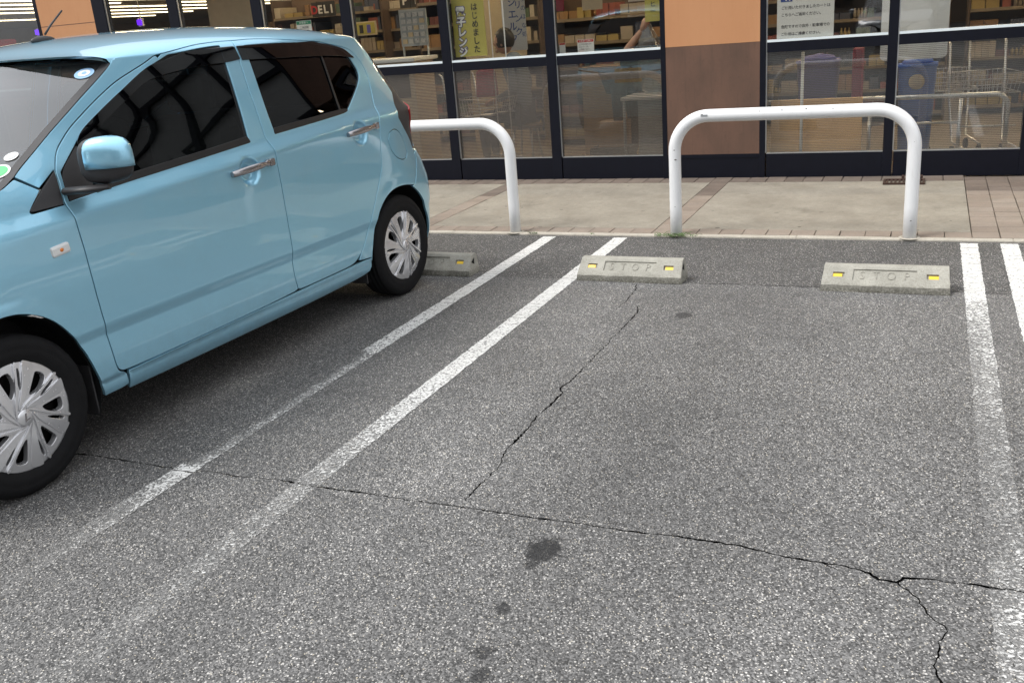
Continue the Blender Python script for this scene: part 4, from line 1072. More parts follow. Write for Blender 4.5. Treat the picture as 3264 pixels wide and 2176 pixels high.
    sticker('round_sticker', .835, .90, .034, .034, M_['st_blue'], 'round blue inspection sticker', (.62, M_['white'], .26, M_['st_blue']))
    sticker('round_sticker', .367, .90, .024, .024, M_['white'], 'small round white sticker', (.7, M_['st_grey']))
    sticker('round_sticker', .27, .90, .042, .036, M_['white'], 'round green and white sticker', (.78, M_['st_green']))
    # ---- bonnet
    us = np.linspace(2.255, 3.10, 30); P, F = [], []
    fe = np.array([(2.235,1.036),(2.306,1.007),(2.45,.968),(2.58,.935),(2.70,.90),(2.762,.858),(2.85,.842),(3.0,.825),(3.12,.824)])
    nb = 30
    for j, s_ in enumerate(us):
        f_ = j/(len(us)-1); te = np.interp(s_, fe[:, 0], fe[:, 1]); e = SURF(np.array(s_), np.array(te)); yc = -(2.375+(2.955-2.375)*f_**.9); zc = 1.035-.165*f_**1.6
        for i in range(nb+1):
            a = -1+2*i/nb; w_ = abs(a)**2.3
            P.append((e[0]*a*.997, yc+(e[1]-yc)*w_, zc+(e[2]-zc)*abs(a)**3.0))
    us = list(us)+[0]
    for i in range(nb+1): q_ = P[(len(us)-2)*(nb+1)+i]; P.append((q_[0], q_[1]-.006, q_[2]-.03))
    for j in range(len(us)-1):
        for i in range(nb): F.append((j*(nb+1)+i, j*(nb+1)+i+1, (j+1)*(nb+1)+i+1, (j+1)*(nb+1)+i))
    me = bpy.data.meshes.new('bonnet'); me.from_pydata(P, [], F); bm = bmesh.new(); bm.from_mesh(me); bmesh.ops.recalc_face_normals(bm, faces=bm.faces); bm.to_mesh(me); bm.free()
    me.polygons.foreach_set('use_smooth', [True]*len(me.polygons)); add('bonnet', me, paint)
    MB().box(-.60, .60, -2.42, -2.22, .955, .975).obj('cowl', M_['black'], root)
    # wiper arms
    for x0, x1 in ((.42, -.10), (-.12, -.58)):
        MB().tube([(x0, -2.40, 1.02), ((x0+x1)/2, -2.37, 1.075), (x1, -2.34, 1.06)], .006, 8).obj('wiper', M_['black'], root)
    # number plates
    pl = MB().box(-.165, .165, -3.032, -3.026, .43, .595, .002).obj('number_plate', M_['yellow'], root)
    MB().box(-.165, .165, .505, .511, .62, .785, .002).obj('number_plate', M_['yellow'], root)
    # ---- inner shell: floor, inner sides, wheel housings
    MB().box(-.56, .56, -2.78, .36, .17, .20).obj('floor_pan', M_['black'], root)
    for mir in (False, True):
        add('inner_shell', panel_mesh('shell', [(2.75,.24),(2.75,.80),(2.60,.90),(2.30,.985),(2.10,.925),(1.6,.95),(1.1,.985),(.6,1.01),(.10,1.03),(-.10,.98),(-.2,.78),(-.16,.60)]+[(a, b+.008) for a, b in RARCH[:7][::-1]]+[(.36,.25),(2.06,.25)]+[(a, b+.008) for a, b in FARCH[1:]], gap=0, flange=0, off=-.028, res=.05, mirror=mir), M_['black'])
    for cu in (0, 2.455):
        for sg in (1, -1):
            wb = MB(); 
            ring0, ring1 = [], []
            for k in range(21):
                a = math.pi*(-.12+1.24*k/20); rr_ = .341
                uu_, zz_ = cu-rr_*math.cos(a), .275+rr_*math.sin(a); ring0.append(wb.bm.verts.new((sg*min(.714, float(SURF(np.array(uu_), np.array(max(zz_, .22)))[0])-.016), -uu_, zz_))); ring1.append(wb.bm.verts.new((sg*.45, -cu+rr_*math.cos(a), .275+rr_*math.sin(a))))
            for k in range(20): f = wb.bm.faces.new((ring0[k], ring0[k+1], ring1[k+1], ring1[k])); f.smooth = True
            wb.bm.faces.new(ring1)
            wb.obj('wheel_housing', M_['black'], root)
            # mud flap behind each wheel
            MB().box(sg*.56, sg*.685, -cu+.318 if cu else .0-.345, (-cu+.326) if cu else -.337, .15, .34, .003).obj('mud_flap', M_['greyp'], root)
    # ---- cabin
    MB().box(-.62, .62, -2.22, -1.80, .62, .93, .05).obj('dashboard', M_['dash'], root)
    for sx_ in (-.33, .33):
        st = MB().box(sx_-.23, sx_+.23, -1.55, -1.02, .42, .60, .06).box(sx_-.23, sx_+.23, -1.12, -.96, .55, 1.12, .06).obj('front_seat', M_['seat'], root)
        MB().box(sx_-.12, sx_+.12, -1.06, -.97, 1.13, 1.29, .035).obj('headrest', M_['seat'], st)
    bs = MB().box(-.58, .58, -.55, -.05, .42, .60, .06).box(-.58, .58, -.12, .03, .55, 1.06, .05).obj('rear_seat', M_['seat'], root)
    MB().lathe([(.0, .175), (.012, .187), (.0, .199), (-.012, .187), (.0, .175)], 32, 'Y', (-.33, -1.74, .88)).obj('steering_wheel', M_['dash'], root)
    MB().box(-.50, .50, -1.55, -.15, 1.372, 1.382).obj('headlining', M_['seat'], root)
    MB().box(-.075, .075, -1.80, -1.775, 1.27, 1.33, .01).obj('rear_view_mirror', M_['dash'], root)
    # ---- door mirrors
    for sg in (1, -1):
        mr = empty('door_mirror', (0, 0, 0)); mr.parent = root
        def shell(cx, cy, cz, hx, hy, hz, zlo, zhi, e=.62, grow=0):
            bm = bmesh.new(); n = 28; rings = []
            for j in range(15):
                ph = -math.pi/2+math.pi*j/14
                zz = math.copysign(abs(math.sin(ph))**e, math.sin(ph)); cc = abs(math.cos(ph))**e
                ring = []
                for i in range(n):
                    th = 2*math.pi*i/n; xx = math.copysign(abs(math.cos(th))**e, math.cos(th))*cc; yy = math.copysign(abs(math.sin(th))**e, math.sin(th))*cc
                    # outer end shallower and lower than the root
                    kx = 1-.22*max(0, xx); z_ = zz*hz*(1-.16*max(0, xx)); yb = yy*hy*kx+(.025*xx)
                    if yy > 0: yb = min(yb, hy*.55)
                    ring.append(bm.verts.new((sg*(cx+xx*(hx+grow)), cy+yb-(grow if yy < 0 else 0), min(zhi, max(zlo, cz+z_+grow*zz)))))
                rings.append(ring)
            for A_, B_ in zip(rings, rings[1:]):
                for i in range(n): f = bm.faces.new((A_[i], A_[(i+1) % n], B_[(i+1) % n], B_[i])); f.smooth = True
            bmesh.ops.remove_doubles(bm, verts=bm.verts, dist=.0005); bmesh.ops.recalc_face_normals(bm, faces=bm.faces)
            me = bpy.data.meshes.new('m'); bm.to_mesh(me); bm.free(); return me
        cx, cy, cz = .838, -1.985, 1.060
        link('mirror_housing', shell(cx-.012, cy+.004, cz-.002, .082, .060, .080, .9, 1.2), M_['greyp'], mr)
        link('mirror_cap', shell(cx+.004, cy+.004, cz, .072, .057, .077, 1.034, 1.3, .62, .003), paint, mr)
        arm = MB().tube([(sg*.70, -2.075, .962), (sg*.78, -2.05, .968), (sg*.84, -2.01, .976)], [.030, .028, .022], 14)
        for v in arm.bm.verts: v.co.z = .968+(v.co.z-.968)*.45
        arm.obj('mirror_arm', M_['greyp'], mr)
        MB().box(sg*(cx-.012)-.058, sg*(cx-.012)+.058, cy+.034, cy+.040, cz-.05, cz+.05, .01).obj('mirror_glass', M_['alu'], mr)
    # ---- wheels
    def wheel_parts():
        g = {}
        Rr, RI = .2785, .193
        tp = [(-.070, RI-.01), (-.076, RI+.012), (-.080, .235), (-.074, .262), (-.060, .2745)]
        for k, x in enumerate((-.046, -.018, .018, .046)):
            tp += [(x-.0045, Rr-.0008), (x-.0035, Rr-.008), (x+.0035, Rr-.008), (x+.0045, Rr-.0008)]
        tp += [(.060, .2745), (.074, .262), (.0815, .240), (.0785, .233), (.0815, .226), (.0775, RI+.014), (.070, RI-.006)]
        g['tyre'] = MB().lathe(tp, 72).mesh('tyre')
        # sipes: shallow blocks on the shoulder
        bm = bmesh.new(); bm.from_mesh(g['tyre'])
        for v in bm.verts:
            r2 = math.hypot(v.co.y, v.co.z)
            if .255 < r2 < .2755 and v.co.x > 0:
                a = math.atan2(v.co.z, v.co.y)
                if int(a/(2*math.pi)*72+.5) % 2: v.co.y *= .994; v.co.z *= .994
        bm.to_mesh(g['tyre']); bm.free()
        g['rim'] = MB().lathe([(-.06, .19), (.02, .175), (.030, .150), (.022, .10), (.034, .06), (.030, .0)], 40).mesh('rim')
        # hubcap: a shallow dish pierced by seven windows and seven slots, with raised vanes and ribs
        RC = .1965
        def dome(r): return .066+.016*(1-(r/RC)**2)-.0*r
        def pol(a, r): return np.array([r*RC*math.sin(math.radians(a)), r*RC*math.cos(math.radians(a))])
        wins, slots, vanes, ribs = [], [], [], []
        for k in range(7):
            a0 = 42+k*360/7
            wins.append([pol(a0+a, r) for a, r in ((-9,.82),(0,.84),(8,.82),(11.5,.63),(6,.48),(-3,.40),(-13,.385),(-11,.56),(-10,.7))])
            slots.append([pol(a0+a, r) for a, r in ((13.8,.47),(16.2,.86),(22.0,.85),(20.5,.48))])
            vanes.append([pol(a0+a, r) for a, r in ((-16,.17),(6,.21),(24,.30),(31,.42),(36,.66),(39,.87),(36,.945),(31,.965),(26,.97),(24.5,.965),(23.5,.82),(22.0,.60),(16.5,.42),(2,.26),(-12,.185))])
            ribs.append([pol(a0+a, r) for a, r in ((-66,.155),(-34,.20),(-10,.315),(5,.47),(10.8,.66),(12.8,.83),(14.2,.965),(17.4,.955),(15.2,.82),(13.6,.66),(9.8,.48),(-3,.305),(-26,.19),(-56,.148))])
        def S2(a, b):
            a = np.asarray(a, float); b = np.asarray(b, float); return np.stack([dome(np.hypot(a, b)), a, b], -1)
        def N2(a, b):
            a = np.asarray(a, float); b = np.asarray(b, float); n = np.stack([np.ones_like(a), .032*a/RC**2, .032*b/RC**2], -1); return n/np.linalg.norm(n, axis=-1, keepdims=True)
        circ = [(RC*1.0*math.cos(t), RC*1.0*math.sin(t)) for t in np.linspace(0, 2*math.pi, 73)[:-1]]
        g['cap'] = panel_mesh('capbase', circ, wins+slots, gap=0, res=.010, flange=.022, it=1, surf=S2, snorm=N2, lip=.002)
        g['vane'] = []
        for k in range(7):
            # a vane is tilted: its leading edge stands proud
            a0 = math.radians(42+k*360/7+28); d = np.array([math.cos(a0), -math.sin(a0)])
            def S3(a, b, d=d):
                p = S2(a, b); r = np.hypot(a, b); w = (np.asarray(a)*d[0]+np.asarray(b)*d[1])/.05; p[..., 0] += .0045+.0055*np.clip(-w+.0, -1, 1)*np.clip(r/.1, 0, 1); return p
            def N3(a, b, S3=S3):
                h = 5e-4; u = S3(np.asarray(a)+h, b)-S3(np.asarray(a)-h, b); v = S3(a, np.asarray(b)+h)-S3(a, np.asarray(b)-h); n = np.cross(u, v); n *= np.sign(n[..., :1]); return n/np.linalg.norm(n, axis=-1, keepdims=True)
            g['vane'].append(panel_mesh('vane%d' % k, vanes[k], gap=0, res=.010, flange=.012, it=1, surf=S3, snorm=N3, lip=.0012))
        def S4(a, b): p = S2(a, b); p[..., 0] += .007; return p
        g['rib'] = [panel_mesh('rib%d' % k, ribs[k], gap=0, res=.008, flange=.012, it=1, surf=S4, snorm=N2, lip=.0012) for k in range(7)]
        g['hub'] = MB().lathe([(.080, .030), (.0905, .0285), (.0925, .026), (.0925, .0)], 40).mesh('hub')
        em = MB()
        em.poly([(.0930, -.006, -.013), (.0930, .013, -.006), (.0930, .012, -.002), (.0930, .001, -.006), (.0930, .004, .017), (.0930, -.001, .016)], (.0012, 0, 0))
        g['emblem'] = em.mesh('emblem')
        g['rimring'] = MB().lathe([(.060, .2005), (.0685, .2000), (.0712, .1955), (.0690, .1905), (.0660, .1890)], 72).mesh('rr')
        return g
    G = wheel_parts()
    first = None
    for cu in (0, 2.455):
        for sg in (1, -1):
            wroot = empty('wheel', (sg*.6415, -cu, .2785), 0 if sg > 0 else math.pi); wroot.parent = root
            spin = {(0, 1): R(-5.5), (2.455, 1): 0}.get((cu, sg), R(20))
            for nm, me, m in [('tyre', G['tyre'], 'rubber'), ('steel_rim', G['rim'], 'steel'), ('hubcap', G['cap'], 'cap'), ('hubcap_edge', G['rimring'], 'cap'), ('hubcap_centre', G['hub'], 'cap'), ('emblem', G['emblem'], 'chrome')]+[('vane', v, 'cap') for v in G['vane']]+[('rib', v, 'cap') for v in G['rib']]:
                if len(me.materials) == 0: me.materials.append(M_[m])
                o = bpy.data.objects.new(nm, me); C.objects.link(o); o.parent = wroot
                if nm != 'tyre': o.rotation_euler = (spin, 0, 0)
    return root
M_['visor'] = thin_glass('smoked_visor', (.05,.045,.05), boost=1.6)
M_['st_blue'] = plain('sticker_blue', (.30,.50,.74), .4, var=.1)
M_['st_green'] = plain('sticker_green', (.10,.55,.20), .4, var=.1)
M_['st_grey'] = plain('sticker_grey', (.55,.58,.58), .4, var=.1)
car = build_car(M_['blue'])
tag(car, 'light blue compact hatchback with silver hubcaps and dark windows, reversed into the left bay', 'car')

# ---- other cars parked across the aisle, behind the camera: they show only as mirror images in the glass
def copy_tree(o, parent=None):
    c = o.copy(); C.objects.link(c); c.parent = parent
    for ch in list(o.children): copy_tree(ch, c)
    return c
for nm_, colr, x, y, rz, lab in (('white', (.72,.73,.74), -4.1, -11.6, R(176), 'white hatchback across the aisle, mirrored in the shop glass'), ('silver', (.36,.37,.38), 1.2, -13.2, R(182), 'silver hatchback across the aisle, mirrored in the shop glass'), ('black', (.02,.02,.022), 4.3, -11.8, R(178), 'black hatchback across the aisle, mirrored in the shop glass')):
    pm = car_paint(nm_+'_car_paint', colr); c2 = copy_tree(car); c2.location = (x, y, 0); c2.rotation_euler = (0, 0, rz); tag(c2, lab, 'car', 'cars parked across the aisle')
    todo = [c2]
    while todo:
        q = todo.pop(); todo += list(q.children)
        if q.type == 'MESH' and q.data.materials and q.data.materials[0] == M_['blue']:
            q.material_slots[0].link = 'OBJECT'; q.material_slots[0].material = pm

# ================================================================== INSIDE THE SHOP, seen through the glass
col = lambda n, c, r=.5, **k: M_.setdefault(n, plain(n, c, r, **k))
col('card_yellow', (.42,.37,.085), .7, var=.05); col('paper', (.72,.72,.70), .7, var=.04); col('ink', (.02,.02,.03), .7); col('ink_purple', (.09,.07,.20), .7)
col('ink_blue', (.03,.08,.30), .7); col('ink_red', (.50,.03,.03), .7); col('sign_green', (.03,.22,.12), .7); col('wood', (.72,.42,.17), .5, var=.2, scale=5)
col('bin_blue', (.025,.13,.62), .4); col('crate_purple', (.12,.10,.40), .4); col('cloth_navy', (.022,.026,.040), .9); col('cloth_grey', (.17,.21,.25), .9)
col('skin', (.46,.27,.185), .55, var=.08); col('hair', (.012,.010,.010), .45, bump=.3); col('cardboard', (.34,.22,.12), .85); col('shelf_brown', (.10,.065,.042), .6)
col('table_grey', (.36,.40,.42), .5); col('bag_red', (.28,.02,.05), .6); col('steel_wire', (.60,.60,.60), .3, metal=.9); col('board_black', (.02,.018,.016), .6); col('cream', (.55,.45,.30), .7)
col('rail_tan', (.24,.19,.13), .6)
M_['film'] = thin_glass('plastic_bag_film', (.78,.79,.80), rough=.18, dirt=.35, boost=2.2)
M_['violet'] = emit('violet_led', (.16,.02,1.0), 1.1)

def card(name, x0, x1, y, z0, z1, m, label, cat, group=None):
    o = MB().box(x0, x1, y, y+.004, z0, z1).obj(name, m); return tag(o, label, cat, group)
def vtext(root, chars, x, y, ztop, step, size, m, bold=0.0, back=None):
    for i, ch in enumerate(chars):
        if back: text_obj('letter_outline', ch, size, back, root, (x, y-.0012, ztop-i*step), .0003, 'CENTER', bold+.006)
        text_obj('letter', ch, size, m, root, (x, y-.0024, ztop-i*step), .0003, 'CENTER', bold)

# yellow banner
bn = card('banner', -2.190, -1.868, 2.262, 1.135, 2.05, M_['card_yellow'], 'yellow banner with large hand lettered vertical writing behind the glass', 'banner')
vtext(bn, '電子レンジ', -2.105, 2.262, 1.495, .088, .092, M_['paper'], .0035, M_['ink_purple'])
vtext(bn, 'はじめました', -1.965, 2.262, 1.535, .073, .070, M_['ink'], .0008)
# white banner
wb = card('banner', -2.150, -1.893, 3.30, 1.13, 2.15, M_['paper'], 'white banner with blue vertical writing behind the seated person', 'banner')
vtext(wb, 'シエルク', -2.035, 3.30, 1.560, .116, .094, M_['ink_blue'], .0008); vtext(wb, 'リンク', -1.970, 3.30, 1.533, .127, .083, M_['ink_blue'], .0006); vtext(wb, 'うのほな処', -1.915, 3.30, 1.594, .083, .055, M_['ink_blue'])
o = MB().box(-2.85, -2.16, 3.9, 3.93, .02, 1.75, .004).obj('beige_backdrop', M_['cream']); tag(o, 'pale beige backdrop added to set off the seated person', 'screen')  # added pale backdrop, gives the dark head a light ground
for x, lab in ((-1.850, 'thin white banner pole at the edge of the yellow banner'), (-1.718, 'thin white banner pole standing in front of the white banner')):
    o = MB().tube([(x, 2.34, .03), (x, 2.34, 2.3)], .006, 8).obj('banner_pole', M_['white']); tag(o, lab, 'pole')
# second yellow banner by the wall panel
yb = card('banner', -.40, -.245, 2.33, 1.318, 2.05, M_['card_yellow'], 'narrow yellow banner hanging beside the orange wall panel', 'banner')
vtext(yb, 'コーヒー', -.330, 2.33, 1.555, .058, .055, M_['ink'])
# red headed notice
rn = card('notice', -1.020, -.868, 2.33, 1.098, 1.212, M_['paper'], 'white notice with a red heading standing on the sill', 'notice')
MB().box(-1.016, -.872, 2.3285, 2.3296, 1.188, 1.209).obj('heading', M_['ink_red'], rn)
text_obj('heading_text', 'お客様へお願い', .017, M_['paper'], rn, (-.944, 2.3280, 1.193), .0002, 'CENTER')
for i, t_ in enumerate(('レジ袋は有料です', 'エコバッグを', 'ご利用ください')): text_obj('text', t_, .0145, M_['ink'], rn, (-1.005, 2.3292, 1.166-.021*i), .0002)
n2 = card('notice', -1.19, -1.135, 2.33, 1.10, 1.195, M_['paper'], 'small notice with a red top next to the window mullion', 'notice')
MB().box(-1.188, -1.137, 2.3285, 2.3296, 1.178, 1.193).obj('heading', M_['ink_red'], n2)
# trolley notice
tn = empty('notice', (0, 0, 0), 0, 'large white notice in Japanese about returning shopping trolleys', 'notice')
MB().box(.710, 1.142, 2.2115, 2.2145, 1.113, 1.62).obj('sheet', M_['paper'], tn)
MB().box(.737, .826, 2.2095, 2.2113, 1.388, 1.475).obj('icon', M_['ink_blue'], tn)
MB().tube([(.752, 2.209, 1.455), (.765, 2.209, 1.45), (.775, 2.209, 1.412), (.81, 2.209, 1.412)], .0035, 6).tube([(.768, 2.209, 1.44), (.812, 2.209, 1.44), (.808, 2.209, 1.42)], .0035, 6).obj('trolley_mark', M_['paper'], tn)
for x in (.779, .805): MB().lathe([(-.001, .0001), (-.001, .006), (.001, .006)], 12, 'Y', (x, 2.209, 1.40)).obj('trolley_mark', M_['paper'], tn)
text_obj('text', 'カート', .085, M_['ink'], tn, (.845, 2.2108, 1.398), .0003, 'LEFT', .002)
for t_, z in (('ご使用いただきましたカートは', 1.333), ('こちらへご返却ください。', 1.280), ('危険ですので店外・駐車場での', 1.191), ('ご使用はご遠慮ください。', 1.135)):
    text_obj('text', t_, .0275, M_['ink'], tn, (.742, 2.2108, z), .0003, 'LEFT', .0003, .93)
# notice in the third window from the orange wall
gn = card('notice', -3.885, -3.712, 2.235, 1.40, 1.573, M_['paper'], 'small white notice with a green heading stuck inside the glass above the car roof', 'notice')
MB().box(-3.882, -3.715, 2.2335, 2.2346, 1.538, 1.570).obj('heading', M_['sign_green'], gn)
for i, t_ in enumerate(('お客様に', 'ご来店時', 'お知らせ')): text_obj('text', t_ if i else 'お客様へ', .026, M_['paper'] if i == 0 else M_['ink'], gn, (-3.798, 2.2332, 1.545 if i == 0 else 1.535-.034*i), .0002, 'CENTER')

# hanging letter boards: DELI and PIC
def boards(txt, x0, y, z, step, h, label, first=None):
    r = empty('letter_sign', (0, 0, 0), 0, label, 'sign')
    for i, ch in enumerate(txt):
        x = x0+i*step
        MB().box(x-step*.47, x+step*.47, y, y+.02, z-.03, z+h).obj('board', M_['board_black'], r)
        text_obj('letter', ch, h*.92, first if (first and i == 0) else M_['paper'], r, (x, y-.003, z+h*.08), .002, 'CENTER', .004)
    return r
boards('DELI', -5.53, 5.0, 1.69, .088, .150, 'hanging letter boards reading DELI above the food counter', M_['ink_red'])
boards('PIC', -4.19, 5.0, 1.70, .155, .15, 'hanging letter boards reading PIC deep in the shop')

# shelving units with goods: each its own spot
GOODS = [plain('goods_%d' % i, c, .5, var=.15) for i, c in enumerate([(.30,.08,.05),(.40,.30,.10),(.10,.15,.09),(.40,.34,.26),(.07,.08,.12),(.30,.17,.07),(.52,.46,.36),(.16,.06,.055)])]
def shelving(x, y, w, d, h, rz, n, label, dark=None):
    r = empty('shelving_unit', (x, y, .02), rz, label, 'shelving', 'shop shelving seen through the glass')
    f = dark or M_['shelf_brown']
    MB().box(-w/2, w/2, d/2-.02, d/2, 0, h).obj('back_panel', f, r)
    for s in (-1, 1): MB().box(s*w/2-.012, s*w/2+.012, -d/2, d/2-.021, 0, h).obj('side_panel', f, r)
    for k in range(n):
        z = .08+(h-.1)*k/n
        MB().box(-w/2+.013, w/2-.013, -d/2, d/2-.021, z, z+.018).obj('shelf', f, r)
        MB().box(-w/2+.013, w/2-.013, -d/2-.008, -d/2-.001, z-.008, z+.026).obj('price_rail', M_['rail_tan'], r)
        g = MB(); xx = -w/2+.02
        while xx < w/2-.06:
            ww = random.choice((random.uniform(.03, .06), random.uniform(.06, .16))); hh = random.uniform(.22, .72)*(h-.1)/n; mi = random.randrange(8); reps = random.randint(1, 4)
            for _ in range(reps):
                if xx+ww > w/2-.02: break
                if ww < .05 and mi % 2:
                    nf = len(g.bm.faces); g.lathe([(z+.019, .001), (z+.019, ww*.45), (z+.019+hh*.75, ww*.45), (z+.019+hh*.85, ww*.2), (z+.019+hh, ww*.2), (z+.019+hh, .001)], 8, 'Z', (xx+ww/2, -d/2+.06, 0))
                    g.bm.faces.ensure_lookup_table()
                    for fi in range(nf, len(g.bm.faces)): g.bm.faces[fi].material_index = mi
                else: g.box(xx, xx+ww*.93, -d/2+.015+random.uniform(0, .03), d/2-.06, z+.019, z+.019+hh*random.uniform(.96, 1.0), 0, mi)
                xx += ww
            xx += random.choice((0, 0, .02, .06))
        o = g.obj('goods', GOODS, r); o['kind'] = 'stuff'
    return r
shelving(-1.20, 4.6, 1.7, .5, 1.62, 0, 6, 'goods shelving deep behind the seated customer, right of the white banner')
shelving(-3.2, 5.2, 1.6, .5, 1.95, 0, 7, 'tall goods shelving seen left of the yellow banner')
shelving(-4.6, 6.4, 1.8, .5, 1.95, 0, 7, 'goods shelving under the PIC letter boards')
shelving(-6.0, 6.2, 1.8, .5, 1.95, 0, 7, 'goods shelving under the DELI letter boards')
shelving(-8.4, 7.5, 2.2, .5, 1.7, 0, 5, 'goods shelving seen through the window right of the upper orange panel')
shelving(-11.6, 8.5, 2.4, .5, 1.75, 0, 5, 'goods shelving seen through the leftmost window')
shelving(.9, 6.0, 2.2, .5, 1.9, 0, 7, 'goods shelving deep behind the trolley notice')
shelving(3.3, 6.4, 2.2, .5, 1.9, 0, 7, 'goods shelving at the far right behind the trolley park')
# beige partition board
o = MB().box(-5.75, -4.98, 3.2, 3.24, .02, 2.3, .004).obj('partition_board', M_['cream']); tag(o, 'plain beige partition board just above the car roof', 'partition')
# counter with framed poster, glazed grey cabinet
ct = empty('service_counter', (-3.45, 3.15, .02), 0, 'low white service counter behind the car tail', 'counter')
MB().box(-.42, .42, -.2, .25, 0, 1.08, .01).obj('cabinet', M_['cream'], ct); MB().box(-.46, .46, -.24, .29, 1.081, 1.12, .008).obj('counter_top', M_['white'], ct)
MB().box(-.36, .36, -.206, -.2005, .72, 1.02).obj('dark_panel', M_['board_black'], ct)
ps = empty('framed_poster', (-4.19, 4.0, 1.465), 0, 'framed poster with two figures behind the glass left of the yellow banner', 'poster')
MB().box(-.146, .146, 0, .02, -.076, .076).obj('frame', M_['cream'], ps); MB().box(-.13, .13, -.003, -.0005, -.062, .062).obj('picture', M_['card_yellow'], ps)
for x, c in ((-.05, 'board_black'), (.05, 'crate_purple')): MB().box(x-.025, x+.025, -.005, -.0035, -.05, .04).obj('figure', M_[c], ps)
gc = empty('display_rack', (-3.31, 3.55, .02), 0, 'grey wire display rack with small packets left of the yellow banner', 'rack')
MB().box(-.165, .165, .0, .02, 1.22, 1.60).obj('back_panel', M_['table_grey'], gc)
for s in (-.15, .15): MB().tube([(s, .01, 0), (s, .01, 1.22)], .012, 8).obj('leg', M_['table_grey'], gc)
for k in range(5):
    for j in range(4): MB().box(-.14+j*.075, -.085+j*.075, -.012, -.001, 1.25+k*.068, 1.295+k*.068).obj('packet', M_['steel_wire'] if (k*3+j*2) % 5 else M_['cream'], gc)
# violet insect lamps
for x, lab in ((-11.645, 'violet glowing lamp in the leftmost window'), (-9.447, 'violet glowing lamp right of the upper orange panel')):
    v = empty('violet_lamp', (x, 6.0, 1.845), 0, lab, 'lamp'); MB().box(-.035, .035, -.02, .02, -.04, .04, .006).obj('lamp', M_['violet'], v); MB().box(-.045, .045, .021, .05, -.06, .06).obj('housing', M_['white'], v); MB().tube([(0, .04, .06), (0, .04, 1.1)], .008, 6).obj('rod', M_['white'], v)
card('poster', -12.35, -11.9, 5.0, 1.55, 1.78, M_['card_yellow'], 'yellow poster in the leftmost window', 'poster')
o = MB().box(-11.85, -11.45, 5.0, 5.4, .02, 1.76, .02).obj('red_cabinet', M_['bag_red']); tag(o, 'dark red cabinet in the leftmost window', 'cabinet')
card('hanging_sign', -9.75, -9.45, 5.2, 1.95, 2.15, M_['sign_green'], 'green hanging sign right of the upper orange panel', 'sign')
for i, (x0, x1, z0, z1, y, m) in enumerate([(-1.19,-.99,1.455,1.75,3.0,'cream'),(-.80,-.62,1.50,1.8,3.2,'paper'),(-1.60,-1.48,1.47,1.58,3.3,'bag_red')]):
    card('price_poster', x0, x1, y, z0, z1, M_[m], ['cream paper poster hanging behind the red headed notice', 'white paper poster hanging left of the narrow yellow banner', 'small red poster hanging behind the white banner'][i], 'poster')

# ---- trolley park on the right
wpn = MB().box(.655, 1.372, 2.32, 2.35, .02, .622, .003).obj('plywood_board', M_['wood']); tag(wpn, 'light orange wood panel low behind the striped glass', 'panel')
o = MB().tube([(.905, 2.28, .02), (.907, 2.28, 1.0)], .0125, 10).obj('white_post', M_['white']); tag(o, 'white upright tube in front of the wood panel', 'post')
hr = empty('handrail', (0, 2.5, 0), 0, 'polished steel handrail curving down at its right end', 'handrail')
pts = [(.40, 0, .592), (2.33, 0, .588)]+[(2.33+.095*math.sin(t), 0, .493+.095*math.cos(t)) for t in np.linspace(.1, math.pi/2, 8)]+[(2.427, 0, .02)]
MB().tube(pts, .019, 14).obj('rail', M_['steel_wire'], hr)
lr = empty('trolley_rail', (0, 2.62, 0), 0, 'low steel trolley rail on two short posts', 'rail')
for x in (1.413, 2.094): MB().tube([(x, 0, .02), (x, 0, .55 if x > 2 else .44)], .016, 12).obj('post', M_['steel_wire'], lr)
MB().tube([(1.43, 0, .365), (2.08, 0, .367)], .011, 10).obj('rail', M_['steel_wire'], lr); MB().tube([(2.11, 0, .33), (2.5, 0, .33)], .008, 8).obj('rail', M_['steel_wire'], lr)
bd = MB()
n = 8; ring = []
for cx, cz, a0 in ((1.93, 1.40, 0), (1.51, 1.40, math.pi/2), (1.51, .915, math.pi), (1.93, .915, 1.5*math.pi)):
    for k in range(n+1): a = a0+k*math.pi/2/n; ring.append((cx+.038*math.cos(a), 2.58, cz+.038*math.sin(a)))
bd.poly(ring, (0, .02, 0)); o = bd.obj('white_board', M_['white']); tag(o, 'blank white board with rounded corners behind the right window frame', 'board')
def bin_(name, x, y, w, d, h, m, label, z0=.02):
    r = empty(name, (x, y, z0), 0, label, 'bin')
    b = MB(); bm = b.bm; rg = []
    for z, k in ((0, .82), (h*.96, 1), (h*.97, 1.05), (h, 1.05)):
        rg.append([bm.verts.new((math.copysign(abs(math.cos(t))**.5, math.cos(t))*w/2*k, math.copysign(abs(math.sin(t))**.5, math.sin(t))*d/2*k, z)) for t in np.linspace(0, 2*math.pi, 25)[:-1]])
    for A, B in zip(rg, rg[1:]):
        for i in range(24): f = bm.faces.new((A[i], A[(i+1) % 24], B[(i+1) % 24], B[i])); f.smooth = True
    bm.faces.new(rg[0]); bm.faces.new(rg[-1]); b.obj('body', m, r)
    l = MB().lathe([(.0, .0001), (.0, w*.42), (.03, w*.36), (.05, .0001)], 20, 'Z', (0, 0, h+.002)).obj('lid', m, r)
    return r
rbin = bin_('recycling_bin', 1.755, 2.98, .30, .3, .80, M_['bin_blue'], 'tall blue bin under the white board')
MB().lathe([(.003, .062), (-.003, .062), (-.003, .0001)], 24, 'Y', (0, -.158, .66)).obj('round_label', M_['cream'], rbin)
bin_('storage_bin', .935, 3.2, .36, .3, .58, M_['crate_purple'], 'purple bin behind the striped glass above the wood panel', .30)
